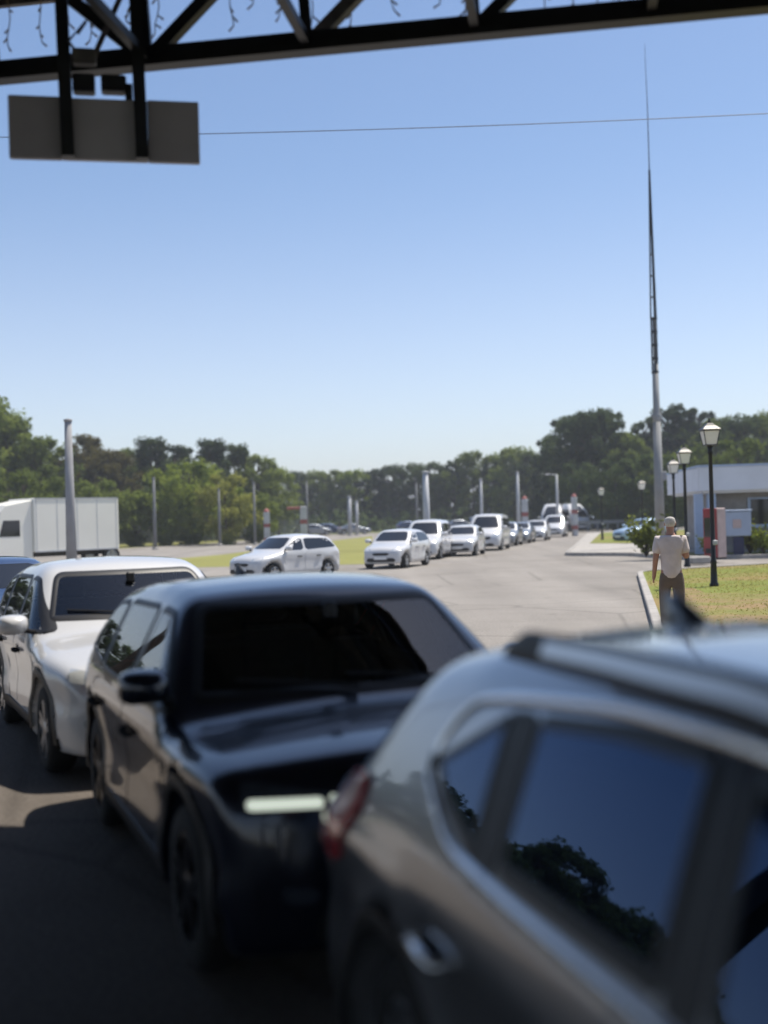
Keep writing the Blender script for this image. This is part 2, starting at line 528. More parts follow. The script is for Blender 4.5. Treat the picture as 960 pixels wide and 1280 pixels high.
class CarField:
    def __init__(s, sp):
        s.sp = sp
        xs = np.linspace(sp['rear'] - .3, sp['front'] + .3, 900)
        px, pz = zip(*sp['top'])
        z = np.interp(xs, px, pz)
        sg = sp.get('smooth', .06) / (xs[1] - xs[0])
        kx = np.arange(-int(4 * sg), int(4 * sg) + 1)
        kern = np.exp(-.5 * (kx / sg) ** 2)
        kern /= kern.sum()
        zp = np.pad(z, len(kx) // 2, mode='edge')
        s.xs, s.z = xs, np.convolve(zp, kern, 'valid')
        s.dz = np.gradient(s.z, xs)

    def side(s, x, z):
        sp = s.sp
        hw = sp['W'] / 2
        xf = np.maximum(x - (sp['front'] - .95), 0)
        xr = np.maximum((sp['rear'] + .75) - x, 0)
        hw = hw - sp.get('ftaper', .17) * xf ** 2 - sp.get('rtaper', .20) * xr ** 2
        zb, k = sp['belt'], sp.get('tumble', .36)
        t = np.logaddexp(0, (z - zb) / .025) * .025
        low = np.maximum(.55 - z, 0)
        y = hw - k * t - .08 * t * t - .30 * low ** 2
        # shoulder line under the glass and a scooped lower door
        y = y + .016 * np.exp(-((z - (zb - .10)) / .05) ** 2) - .022 * np.exp(-((z - (zb - .38)) / .13) ** 2)
        y = y + sp.get('hip', 0) * np.exp(-((x + 1.95) / .45) ** 2) / (1 + np.exp((z - .98) / .05))
        for xw in sp['axles']:
            d = np.sqrt((x - xw) ** 2 + (z - sp['wr']) ** 2)
            y = y + sp.get('flare', .028) * np.exp(-((d - sp['ra'] - .04) / .11) ** 2) * (z < zb)
        return y

    def F0(s, x, y, z):
        sp = s.sp
        b = sp.get('bow', .16)
        xx = x + np.clip((x + .3) / 1.0, -1, 1) * b * y * y
        T = np.interp(xx, s.xs, s.z) - sp.get('crown', .10) * y * y
        dT = np.interp(xx, s.xs, s.dz)
        top = (z - T) / np.sqrt(1 + dT * dT)
        sd = np.abs(y) - s.side(x, z)
        zn = sp.get('nose', .50)
        fr = x - (sp['front'] - sp.get('fbow', .17) * y * y - .28 * np.maximum(z - zn, 0) ** 2 * 1.3 - .5 * np.maximum(zn - .12 - z, 0) ** 2)
        rr = (sp['rear'] + sp.get('rbow', .12) * y * y + sp.get('rearlean', .10) * np.maximum(z - .62, 0) + .6 * np.maximum(.42 - z, 0) ** 2) - x
        bt = sp.get('sill', .20) - z
        F = smax(top, sd, sp.get('kround', .13))
        F = smax(F, fr, sp.get('kfront', .14))
        F = smax(F, rr, .12)
        return smax(F, bt, .08)

    def F(s, x, y, z):
        sp = s.sp
        f = s.F0(x, y, z)
        for xw in sp['axles']:
            d = np.sqrt((x - xw) ** 2 + (z - sp['wr']) ** 2)
            c = np.maximum(d - sp['ra'], (sp['W'] / 2 - .30) - np.abs(y))
            f = np.maximum(f, -c)
        return f

    def shell(s, nring, nmid, ncap):
        sp = s.sp
        zc = sp.get('spine', .62)
        RL = max(1.6, max(q[1] for q in sp['top']) * 1.15)
        x0, x1 = sp['rear'] + .55, sp['front'] - .60
        st = []
        for i in range(ncap):
            st.append((x0, -PI / 2 + (i + .15) / ncap * PI / 2))
        for i in range(nmid + 1):
            st.append((x0 + (x1 - x0) * i / nmid, 0.0))
        for i in range(ncap):
            st.append((x1, (i + .85) / ncap * PI / 2))
        st = np.array(st)
        ph = np.linspace(0, 2 * PI, nring, endpoint=False)
        OX = np.repeat(st[:, :1], nring, 1)
        th = np.repeat(st[:, 1:], nring, 1)
        P = np.repeat(ph[None], len(st), 0)
        D = np.stack([np.sin(th), np.cos(th) * np.cos(P), np.cos(th) * np.sin(P)], -1)
        O = np.stack([OX, np.zeros_like(OX), np.full_like(OX, zc)], -1)
        lo = np.zeros(OX.shape)
        hi = np.full(OX.shape, RL)
        done = np.zeros(OX.shape, bool)
        for t in np.linspace(.05, RL, 120):
            q = O + D * t
            v = s.F(q[..., 0], q[..., 1], q[..., 2])
            new = (~done) & (v > 0)
            hi[new] = t
            done |= new
            lo[~done] = t
        for _ in range(14):
            mid = (lo + hi) / 2
            q = O + D * mid[..., None]
            v = s.F(q[..., 0], q[..., 1], q[..., 2]) > 0
            hi = np.where(v, mid, hi)
            lo = np.where(v, lo, mid)
        V = (O + D * lo[..., None]).reshape(-1, 3)
        n = len(st)
        faces = []
        for i in range(n - 1):
            for k in range(nring):
                a, b = i * nring + k, i * nring + (k + 1) % nring
                faces.append((a, b, b + nring, a + nring))
        faces.append(tuple(reversed(range(nring))))
        faces.append(tuple((n - 1) * nring + k for k in range(nring)))
        return V, faces

    AX = {'R': ((0, -1, 0), lambda u, v: (u, -2.0 + 0 * u, v), (0, 1, 0)),
          'L': ((0, 1, 0), lambda u, v: (u, 2.0 + 0 * u, v), (0, -1, 0)),
          'F': ((1, 0, 0), lambda u, v: (4.0 + 0 * u, u, v), (-1, 0, 0)),
          'B': ((-1, 0, 0), lambda u, v: (-4.0 + 0 * u, u, v), (1, 0, 0)),
          'T': ((0, 0, 1), lambda u, v: (u, v, 4.4 + 0 * u), (0, 0, -1))}

    RNG_T = {'R': (.8, 2.0, 70), 'L': (.8, 2.0, 70), 'F': (.6, 5.5, 260), 'B': (.4, 5.0, 260), 'T': (.8, 4.2, 150)}

    def project(s, uv, ax, off):
        """points on the car's skin, pushed out by off along the surface normal"""
        uv = np.asarray(uv, float)
        O = np.stack(s.AX[ax][1](uv[:, 0], uv[:, 1]), -1)
        D = np.array(s.AX[ax][2], float)
        n = len(O)
        t0, t1, nst = s.RNG_T[ax]
        lo, hi = np.full(n, t0), np.full(n, t1)
        done = np.zeros(n, bool)
        for t in np.linspace(t0, t1, nst):
            q = O + D * t
            v = s.F0(q[:, 0], q[:, 1], q[:, 2]) < 0
            new = (~done) & v
            hi[new] = t
            done |= new
            lo[~done] = t
        for _ in range(16):
            mid = (lo + hi) / 2
            q = O + D * mid[:, None]
            v = s.F0(q[:, 0], q[:, 1], q[:, 2]) < 0
            hi = np.where(v, mid, hi)
            lo = np.where(v, lo, mid)
        q = O + D * hi[:, None]
        e = .004
        g = np.stack([s.F0(q[:, 0] + e, q[:, 1], q[:, 2]) - s.F0(q[:, 0] - e, q[:, 1], q[:, 2]),
                      s.F0(q[:, 0], q[:, 1] + e, q[:, 2]) - s.F0(q[:, 0], q[:, 1] - e, q[:, 2]),
                      s.F0(q[:, 0], q[:, 1], q[:, 2] + e) - s.F0(q[:, 0], q[:, 1], q[:, 2] - e)], -1)
        g /= np.linalg.norm(g, axis=1)[:, None] + 1e-9
        off = np.asarray(off, float)
        return q + g * (off if off.ndim == 0 else off[:, None])


def rounded(pts, r, n=5):
    """closed outline with rounded corners; r may be one radius or one per corner"""
    out = []
    N = len(pts)
    R = r if isinstance(r, (list, tuple)) else [r] * N
    for i in range(N):
        p, a, b = np.array(pts[i], float), np.array(pts[i - 1], float), np.array(pts[(i + 1) % N], float)
        da, db = a - p, b - p
        la, lb = np.linalg.norm(da), np.linalg.norm(db)
        c = min(R[i], la * .48, lb * .48)
        p0, p1 = p + da / la * c, p + db / lb * c
        for k in range(n + 1):
            t = k / n
            out.append((1 - t) ** 2 * p0 + 2 * t * (1 - t) * p + t * t * p1)
    return np.array(out)


def resample(poly, step):
    P = np.vstack([poly, poly[:1]])
    L = np.concatenate([[0], np.cumsum(np.linalg.norm(np.diff(P, axis=0), axis=1))])
    n = max(12, int(L[-1] / step))
    t = np.linspace(0, L[-1], n, endpoint=False)
    return np.stack([np.interp(t, L, P[:, 0]), np.interp(t, L, P[:, 1])], -1)


def inset(poly, d):
    """closed outline moved inward by d"""
    e = np.roll(poly, -1, 0) - np.roll(poly, 1, 0)
    e /= np.linalg.norm(e, axis=1)[:, None] + 1e-9
    a = np.sum(poly[:, 0] * np.roll(poly[:, 1], -1) - np.roll(poly[:, 0], -1) * poly[:, 1])
    nrm = np.stack([-e[:, 1], e[:, 0]], -1) * (1 if a > 0 else -1)
    return poly + nrm * d


def inside(poly, P):
    x, y = P[:, 0], P[:, 1]
    r = np.zeros(len(P), bool)
    j = len(poly) - 1
    for i in range(len(poly)):
        xi, yi, xj, yj = poly[i][0], poly[i][1], poly[j][0], poly[j][1]
        c = ((yi > y) != (yj > y)) & (x < (xj - xi) * (y - yi) / (yj - yi + 1e-12) + xi)
        r ^= c
        j = i
    return r


def patch(cf, poly, ax, off, name, material, parent, step=.035, skirt=.0):
    o = resample(poly, step)
    mn, mx = o.min(0), o.max(0)
    gx, gy = np.arange(mn[0] + step * .5, mx[0], step), np.arange(mn[1] + step * .5, mx[1], step)
    G = np.array([(a, b) for a in gx for b in gy]) if len(gx) and len(gy) else np.zeros((0, 2))
    if len(G):
        G = G[inside(inset(o, step * .45), G)]
    pts = np.vstack([o, G])
    n = len(o)
    res = delaunay_2d_cdt([Vector(p) for p in pts], [(i, (i + 1) % n) for i in range(n)], [], 1, 1e-6)
    vv = np.array([tuple(v) for v in res[0]])
    V = cf.project(vv, ax, off)
    F = [tuple(f) for f in res[2]]
    a, b, c = V[F[0][0]], V[F[0][1]], V[F[0][2]]
    flip = np.dot(np.cross(b - a, c - a), np.array(cf.AX[ax][0])) < 0
    F = [f[::-1] for f in F] if flip else F
    if skirt:
        W = cf.project(o, ax, off)
        W2 = cf.project(o, ax, off - skirt)
        k = len(V)
        V = np.vstack([V, W, W2])
        Q = [(k + i, k + n + i, k + n + (i + 1) % n, k + (i + 1) % n) for i in range(n)]
        F = F + Q
    return mk(name, V, F, material, parent, True)


def ring(cf, poly, ax, width, offs, name, material, parent, step=.035):
    """a raised band along a closed outline; offs are the heights at outer edge, middle and inner edge"""
    o = resample(poly, step)
    n = len(o)
    rows = []
    for i, h in enumerate(offs):
        rows.append(cf.project(inset(o, width * i / (len(offs) - 1)), ax, h))
    V = np.vstack(rows)
    F = []
    for r in range(len(offs) - 1):
        for k in range(n):
            F.append((r * n + k, r * n + (k + 1) % n, (r + 1) * n + (k + 1) % n, (r + 1) * n + k))
    a, b, c = V[F[0][0]], V[F[0][1]], V[F[0][2]]
    if np.dot(np.cross(b - a, c - a), np.array(cf.AX[ax][0])) < 0:
        F = [f[::-1] for f in F]
    return mk(name, V, F, material, parent, True)


def mir(p):
    return [(x, z) for x, z in p]


def auto_windows(sp):
    """side, front and rear glass from the roofline's four corners"""
    (xa, za), (xb, zb_), (xc, zc), (xd, zd) = sp['corners']     # windscreen foot, windscreen head, rear head, rear foot
    bl = sp['belt'] + .035
    tp = sp.get('glasstop', zb_ - .085)
    bx = sp.get('bpillar', (xb + xc) / 2 + .05)
    def wx(z):                                                   # front edge of the side glass at height z
        return xa + (xb - xa) * (z - za) / (zb_ - za) - sp.get('apillar', .20)
    def rx(z):
        return xd + (xc - xd) * (z - zd) / (zc - zd) + sp.get('cpillar', .22)
    front = [(bx + .035, bl), (wx(bl), bl), (wx(tp) - .02, tp), (bx + .02, tp + .015)]
    side = [front]
    cx = sp.get('cdiv')
    if sp.get('panel_van'):
        side = [front]
    elif cx:
        side.append([(cx + .03, bl + .01), (bx - .035, bl), (bx - .05, tp + .015), (cx + .06, tp)])
        side.append([(rx(bl + .08), bl + .10), (cx - .03, bl + .02), (cx + .0, tp - .005), (rx(tp - .02), tp - .03)])
    else:
        side.append([(rx(bl + .05), bl + .05), (bx - .035, bl), (bx - .05, tp + .015), (rx(tp), tp - .01)])
    hw = sp['W'] / 2
    yf0, yf1 = hw - .17, hw - .17 - (zb_ - za) * .34 + .02
    ws = [(-yf0, za + .03), (yf0, za + .03), (yf1, zb_ - .035), (-yf1, zb_ - .035)]
    yr0, yr1 = hw - .24, hw - .24 - (zc - zd) * .30
    rg = [(-yr0, zd + .06), (yr0, zd + .06), (yr1, zc - .06), (-yr1, zc - .06)]
    return side, ws, rg


def make_wheel(parent, x, y, r, rimmat, detail):
    s = 1 if y > 0 else -1
    n = 40 if detail else 16
    wdt = .215
    prof = [(r * .66, -wdt / 2), (r * .90, -wdt / 2 - .004), (r * .975, -wdt / 2 + .02), (r, -wdt / 2 + .05), (r, wdt / 2 - .05),
            (r * .975, wdt / 2 - .02), (r * .90, wdt / 2 + .004), (r * .66, wdt / 2), (r * .64, 0), (r * .66, -wdt / 2)]
    t = MB().lathe(prof, (x, y, r), n, 'y').build('wheel', 'tyre', parent, True)
    rb = MB()
    yo = y + s * (wdt / 2 - .02)
    rb.lathe([(r * .665, -.10 * s + 0), (r * .665, .012 * s), (r * .61, .016 * s), (r * .60, -.05 * s), (.02, -.055 * s)], (x, yo, r), n, 'y')
    for k in range(5):
        a = k * 2 * PI / 5 + .3
        for da in (-.16, .16) if detail else (0,):
            p0 = (x + .05 * math.cos(a + da * 2), yo - .004 * s, r + .05 * math.sin(a + da * 2))
            p1 = (x + r * .63 * math.cos(a + da), yo + .004 * s, r + r * .63 * math.sin(a + da))
            rb.beam(p0, p1, .045 if detail else .09, .03, (0, 1, 0))
    rb.lathe([(.065, -.03 * s), (.065, .012 * s), (.04, .02 * s), (.001, .02 * s)], (x, yo, r), 14, 'y')
    rb.build('rim', rimmat, t, False)
    return t


def make_mirror(parent, cf, sp, s, paint, detail):
    (xa, za) = sp['corners'][0]
    x = xa - .24
    z = sp['belt'] + .10 + sp.get('mirror_up', 0)
    y0 = float(cf.side(np.array(x), np.array(z)))
    c = Vector((x, s * (y0 + sp.get('mirror_out', .15)), z + .02))
    # housing: a rounded shell, blunt ahead, flat glass behind
    V, F = [], []
    n = 16
    for i, (dx, sc) in enumerate(((-.075, .93), (-.06, 1.0), (0, .98), (.05, .80), (.085, .45), (.095, .1))):
        for k in range(n):
            t = 2 * PI * k / n
            cy, sz = math.cos(t), math.sin(t)
            py = math.copysign(abs(cy) ** .6, cy) * .125 * sc
            pz = math.copysign(abs(sz) ** .6, sz) * .085 * sc
            V.append((c.x + dx - .02 * s * py / .125 * 0, c.y + py, c.z + pz))
    for i in range(5):
        for k in range(n):
            F.append((i * n + k, i * n + (k + 1) % n, (i + 1) * n + (k + 1) % n, (i + 1) * n + k))
    F.append(tuple(reversed(range(n))))
    F.append(tuple(5 * n + k for k in range(n)))
    b = MB()
    b.add(V, F)
    b.beam((x + .02, s * (y0 - .02), z - .05), (x + .01, s * (y0 + .10), z - .02), .05, .035)
    o = b.build('side_mirror', paint, parent, True)
    if detail:
        mk('mirror_glass', [(c.x - .078, c.y + a * .10, c.z + h * .065) for a, h in ((-1, -1), (1, -1), (1, 1), (-1, 1))], [(0, 1, 2, 3)], 'mirror', o)
    return o


def seat_mb(b, x, y, z, wid):
    b.box((x, y, z), (.50, wid, .17), bev=.05)
    V, F = [], []
    for dx, zz, ww, th in ((-.20, z + .02, wid * .96, .12), (-.27, z + .35, wid, .11), (-.36, z + .60, wid * .78, .08)):
        for sx, sy in ((-1, -1), (1, -1), (1, 1), (-1, 1)):
            V.append((x + dx + sx * th / 2, y + sy * ww / 2, zz))
    for i in range(2):
        for k in range(4):
            F.append((i * 4 + k, i * 4 + (k + 1) % 4, i * 4 + 4 + (k + 1) % 4, i * 4 + 4 + k))
    F += [(3, 2, 1, 0), (8, 9, 10, 11)]
    b.add(V, F)
    b.box((x - .40, y, z + .74), (.08, wid * .52, .17), bev=.03)


def make_car(name, label, sp, paint, loc, heading, group=None, detail=2, glassmats=('glass_clear', 'glass_mid', 'glass_mid'), rim='rim'):
    """detail 2: hollow cabin with panes one sees through; 1: closed body with dark panes"""
    root = thing(name, label, sp.get('cat', 'car'), (loc[0], loc[1], 0), heading, group)
    cf = CarField(sp)
    V, F = cf.shell(*((190, 170, 34) if detail == 2 else (72, 60, 14)))
    side, ws, rg = auto_windows(sp)
    if sp.get('side_windows'):
        side = sp['side_windows']
    rs = sp.get('glass_round', .07)
    sides = [rounded(p, rs) for p in side]
    wso, rgo = rounded(ws, [.05, .05, .09, .09]), rounded(rg, .10)
    step = .03 if detail == 2 else .10
    if detail == 2:
        Fa = np.array([f for f in F if len(f) == 4])
        C = V[Fa].mean(1)
        N = np.cross(V[Fa[:, 1]] - V[Fa[:, 0]], V[Fa[:, 3]] - V[Fa[:, 0]])
        N /= np.linalg.norm(N, axis=1)[:, None] + 1e-9
        N *= np.sign((N * (C - np.array([0, 0, .62]) * np.array([0, 1, 1])))[:, 1:].sum(1))[:, None]
        cut = np.zeros(len(Fa), bool)
        for p in sides:
            cut |= inside(inset(p, .022), C[:, [0, 2]]) & (np.abs(N[:, 1]) > .55)
        cut |= inside(inset(wso, .03), C[:, [1, 2]]) & (C[:, 0] > -.2) & (N[:, 2] > .2)
        if not sp.get('panel_van'):
            cut |= inside(inset(rgo, .03), C[:, [1, 2]]) & (C[:, 0] < -.8) & (N[:, 0] < -.1)
        F = [tuple(f) for f in Fa[~cut]] + [f for f in F if len(f) != 4]
    mk('body', V, F, paint, root, True)
    gF, gS, gR = glassmats if detail == 2 else ('glass_far',) * 3
    # glass with its black borders
    o = patch(cf, inset(wso, .012), 'F', .004, 'windscreen', gF, root, step * 1.3)
    if detail == 2:
        ring(cf, wso, 'F', .05, (.0, .006, .006, .003), 'glass_border', 'seal', o, step)
        wb = MB()
        zf = ws[0][1]
        for y0, y1 in ((.55, -.05), (-.02, -.60)):
            a = cf.project([(y0, zf + .015)], 'F', .03)[0]
            b_ = cf.project([(y1, zf + .075)], 'F', .02)[0]
            wb.tube([a, (a + b_) / 2 + np.array([.01, 0, .004]), b_], .009, 6)
        wb.build('wiper', 'plastic', root)
    o = None
    if not sp.get('panel_van'):
        o = patch(cf, inset(rgo, .012), 'B', .004, 'rear_window', gR, root, step * 1.3)
        if detail == 2:
            ring(cf, rgo, 'B', .05, (.0, .006, .006, .003), 'glass_border', 'seal', o, step)
    chrome = sp.get('chrome')
    for s_, ax in ((1, 'L'), (-1, 'R')):
        # doors
        doors = {}
        for dn, dp in sp.get('doors', {}).items():
            p = rounded(dp, .06)
            d = patch(cf, p, ax, .004, dn, paint, root, .05 if detail == 2 else .14, .012)
            doors[dn] = d
            hx, hz = max(0, 0), sp['belt'] - .16
            xs_ = [q[0] for q in dp]
            hxc = sp.get('handle_x', {}).get(dn, min(xs_) + .24)
            hz = sp.get('handle_z', hz)
            if detail == 2:
                pts = np.array([(hxc - .105, hz), (hxc - .09, hz + .004), (hxc, hz + .008), (hxc + .09, hz + .004), (hxc + .105, hz)])
                H = cf.project(pts, ax, np.array([.008, .038, .045, .038, .008]))
                MB().tube(H, [.012, .017, .018, .017, .012], 8).build('door_handle', 'chrome' if chrome else paint, d, True)
                cup = rounded([(hxc - .08, hz - .035), (hxc + .08, hz - .035), (hxc + .08, hz + .045), (hxc - .08, hz + .045)], .035)
                patch(cf, cup, ax, .0055, 'handle_recess', 'seal', d, .02)
            else:
                pts = cf.project([(hxc - .10, hz), (hxc + .10, hz)], ax, .02)
                MB().beam(pts[0], pts[1], .03, .03).build('door_handle', 'seal' if paint == 'paint_white' else paint, d)
        for i, p in enumerate(sides):
            g = patch(cf, inset(p, .010), ax, .004, 'side_window', (gS if i == 0 else gR), root, step * 1.4)
            if detail == 2:
                ring(cf, p, ax, .04, (.0, .006, .006, .003), 'glass_border', 'seal', g, step)
        if chrome:
            ring(cf, rounded(chrome, sp.get('chrome_round', .10), 8), ax, .030, (.002, .012, .015, .012, .003), 'chrome_trim', 'chrome', root, .022)
            for pp in sp.get('pillars', []):
                patch(cf, rounded(pp, .01), ax, .0035, 'pillar_trim', 'plastic', root, .03)
        # arch cladding
        if sp.get('cladding'):
            for xw in sp['axles']:
                rows = []
                for rr_, h in ((sp['ra'] - .004, .006), (sp['ra'] + .03, .016), (sp['ra'] + .065, .004)):
                    tt = np.linspace(-.12, PI + .12, 30)
                    uv = np.stack([xw + rr_ * np.cos(tt), np.maximum(sp['wr'] + rr_ * np.sin(tt), .2)], -1)
                    rows.append(cf.project(uv, ax, h))
                Vr = np.vstack(rows)
                n = 30
                Fr = [(r * n + k, r * n + k + 1, (r + 1) * n + k + 1, (r + 1) * n + k) for r in range(2) for k in range(n - 1)]
                if s_ > 0:
                    Fr = [f[::-1] for f in Fr]
                mk('arch_trim', Vr, Fr, 'plastic', root, True)
            x0, x1 = sp['axles'][0] + sp['ra'] + .05, sp['axles'][1] - sp['ra'] - .05
            patch(cf, rounded([(x0, .235), (x1, .235), (x1, .36), (x0, .36)], .03), ax, .010, 'sill_trim', 'plastic', root, .06, .01)
        for xw in sp['axles']:
            make_wheel(root, xw, s_ * (sp['W'] / 2 - .125), sp['wr'], rim, detail == 2)
        make_mirror(root, cf, sp, s_, sp.get('mirror_mat', paint), detail == 2)
        # lamps
        y0, y1, z0, z1 = sp.get('headlight', (.48, .84, .70, .82))
        y1 = min(y1, sp['W'] / 2 - .11)
        hl = rounded([(s_ * y0, z0 + .02), (s_ * y1, z0 + .06), (s_ * (y1 - .02), z1 + .04), (s_ * y0, z1 - .02)], .03)
        h = patch(cf, hl, 'F', .006, 'headlight', sp.get('headlight_mat', 'headlight'), root, .03 if detail == 2 else .08, .012)
        if sp.get('drl'):
            a, b_, c_, d_ = sp['drl']
            mid_ = a + (b_ - a) * .40
            for a2, b2 in ((a, mid_ - .012), (mid_ + .012, b_)):
                patch(cf, rounded([(s_ * a2, c_), (s_ * b2, c_ + .008), (s_ * b2, d_ + .008), (s_ * a2, d_)], .015), 'F', .014, 'running_lamp', 'drl', h, .02, .01)
        y0, y1, z0, z1 = sp.get('taillight', (.50, .86, .82, .98))
        y1 = min(y1, sp['W'] / 2 - .14)
        tl = rounded([(s_ * y0, z0 + .03), (s_ * y1, z0), (s_ * y1, z1), (s_ * y0, z1 - .02)], .03)
        patch(cf, tl, 'B', .006, 'tail_lamp', 'lamp_red', root, .03 if detail == 2 else .08, .012)
        if sp.get('taillight_side'):
            t_ = patch(cf, rounded(sp['taillight_side'], .05), ax, .016, 'tail_lamp', 'lamp_red', root, .025, .014)
            patch(cf, rounded(sp['taillight_lens'], .03), ax, .022, 'lamp_lens', 'lamp_pale', t_, .025, .006)
        if sp.get('rails'):
            xa_, xb_, yr = sp['rails']
            n = 26
            xs_ = np.linspace(xa_, xb_, n)
            yy = yr - .02 * ((xs_ - (xa_ + xb_) / 2) / (xb_ - xa_) * 2) ** 2
            base = cf.project(np.stack([xs_, s_ * yy], -1), 'T', 0)
            env = np.clip((1 - np.abs(np.linspace(-1, 1, n))) * 9, 0.05, 1) ** .6
            V2, F2, V3, F3 = [], [], [], []
            for i in range(n):
                x_, y_, z_ = base[i]
                e = env[i]
                for dy, dz in ((.030, -.02), (.028, .006 * e), (.012, .052 * e), (-.002, .066 * e), (-.022, .060 * e), (-.026, -.02)):
                    V2.append((x_, y_ + s_ * dy, z_ + dz))
                for dy, dz in ((.0290, .008 * e), (.0135, .048 * e)):
                    V3.append((x_, y_ + s_ * (dy + .0015), z_ + dz + .0015))
            for i in range(n - 1):
                for k in range(5):
                    q = (i * 6 + k, i * 6 + k + 1, i * 6 + 7 + k, i * 6 + 6 + k)
                    F2.append(q if s_ < 0 else q[::-1])
            F2 += [tuple(range(6)), tuple((n - 1) * 6 + k for k in reversed(range(6)))]
            rl = mk('roof_rail', V2, F2, 'plastic', root, False)
            for i in range(4, n - 4):
                q = (i * 2, i * 2 + 1, i * 2 + 3, i * 2 + 2)
                F3.append(q if s_ < 0 else q[::-1])
            mk('rail_inlay', V3, F3, 'rail_bright', rl, True)
    # grille, intake, plate
    gw, gz0, gz1 = sp.get('grille', (.42, .60, .74))
    g = patch(cf, rounded([(-gw, gz0 + .03), (-gw * .8, gz0), (gw * .8, gz0), (gw, gz0 + .03), (gw, gz1), (-gw, gz1)], .03), 'F', .006, 'grille', 'plastic', root, .05 if detail == 2 else .12, .01)
    if detail == 2:
        gb = MB()
        for i in range(4):
            z = gz0 + (gz1 - gz0) * (i + .5) / 4
            ys = np.linspace(-gw * .82, gw * .82, 14)
            P = cf.project(np.stack([ys, np.full(14, z)], -1), 'F', .014)
            gb.tube(P, .007, 6)
        gb.build('grille_bar', sp.get('bar_mat', 'plastic'), g, True)
    patch(cf, rounded([(-.62, .27), (.62, .27), (.58, .42), (-.58, .42)], .04), 'F', .006, 'air_intake', 'plastic', root, .06 if detail == 2 else .14, .01)
    pz = sp.get('plate_z', .50)
    pf = cf.project([(0, pz)], 'F', .02)[0]
    MB().box((pf[0], 0, pz), (.02, .52, .115), bev=.004).build('number_plate', 'plate', root)
    if detail == 2:
        for s_ in (1, -1):
            fl = rounded([(s_ * .60, .44), (s_ * .74, .45), (s_ * .74, .51), (s_ * .60, .50)], .02)
            patch(cf, fl, 'F', .007, 'fog_lamp', sp.get('headlight_mat', 'headlight'), root, .02, .01)
    if sp.get('fin'):
        xf, hf = sp['fin']
        base = cf.project([(xf, 0)], 'T', 0)[0]
        V4, F4 = [], []
        n = 10
        # swept-back antenna: long in front, upright behind
        for j, (zz, xb0, xb1, wd) in enumerate(((-.02, -.115, .19, .036), (.02, -.110, .14, .031), (.045, -.106, .085, .024), (.07, -.100, .025, .016), (hf, -.095, -.02, .008))):
            for k in range(n):
                t = 2 * PI * k / n
                cx, hx_ = (xb0 + xb1) / 2, (xb1 - xb0) / 2
                V4.append((xf + cx + hx_ * math.cos(t), wd * math.sin(t), base[2] + zz))
        for j in range(4):
            for k in range(n):
                F4.append((j * n + k, j * n + (k + 1) % n, j * n + n + (k + 1) % n, j * n + n + k))
        F4.append(tuple(4 * n + k for k in range(n)))
        mk('roof_antenna', V4, F4, sp.get('fin_mat', 'plastic'), root, True)
    if sp.get('spoiler'):
        xs0, zs = sp['spoiler']
        b = MB()
        ys = np.linspace(-.56, .56, 15)
        V5, F5 = [], []
        for y in ys:
            for dx, dz in ((.26, .03), (.02, .022), (-.02, -.005), (.03, -.05), (.26, -.07)):
                V5.append((xs0 + dx + .10 * y * y, y, zs + dz - .10 * y * y))
        for i in range(14):
            for k in range(5):
                F5.append((i * 5 + k, i * 5 + (k + 1) % 5, i * 5 + 5 + (k + 1) % 5, i * 5 + 5 + k))
        F5 += [tuple(reversed(range(5))), tuple(14 * 5 + k for k in range(5))]
        b.add(V5, F5).build('rear_spoiler', paint, root, True)
    if detail == 2:
        # cabin
        fl = MB().box((-.15, 0, .36), (2.9, sp['W'] - .42, .04)).build('cabin_floor', 'dash', root)
        xa, za = sp['corners'][0]
        V6 = []
        ys = np.linspace(-(sp['W'] / 2 - .22), sp['W'] / 2 - .22, 9)
        for y in ys:
            for dx, zz in ((.0 - .16 * y * y * 1.5, za - .045), (-.42, za - .03), (-.50, za - .10), (-.46, .55)):
                V6.append((xa - .06 + dx, y, zz))
        F6 = [(i * 4 + k, i * 4 + k + 1, i * 4 + k + 5, i * 4 + k + 4) for i in range(8) for k in range(3)]
        mk('dashboard', V6, F6, 'dash', root, True)
        for y in (.37, -.37):
            b = MB()
            seat_mb(b, .02, y, .62, .50)
            b.build('front_seat', 'seat', root)
        b = MB()
        seat_mb(b, -.88, 0, .62, 1.22)
        b.build('rear_seat', 'seat', root)
        sw = MB()
        c = Vector((xa - .60, .37, za - .10))
        pts = [c + Vector((.08 * math.sin(t), .185 * math.cos(t), .17 * math.sin(t))) for t in np.linspace(0, 2 * PI, 25)]
        sw.tube(pts, .014, 8, cap=False)
        sw.beam(c + Vector((0, -.18, 0)), c + Vector((0, .18, 0)), .05, .03)
        sw.beam(c, c + Vector((.25, 0, -.12)), .05)
        sw.build('steering_wheel', 'dash', root, True)
        xm, zm = sp['corners'][1]
        MB().box((xm + .10, 0, zm - .14), (.035, .24, .065), bev=.012).build('inside_mirror', 'plastic', root)
        MB().box((xm + .22, .0, zm - .10), (.05, .07, .09), bev=.01).build('sensor_box', 'plastic', root)
    return root


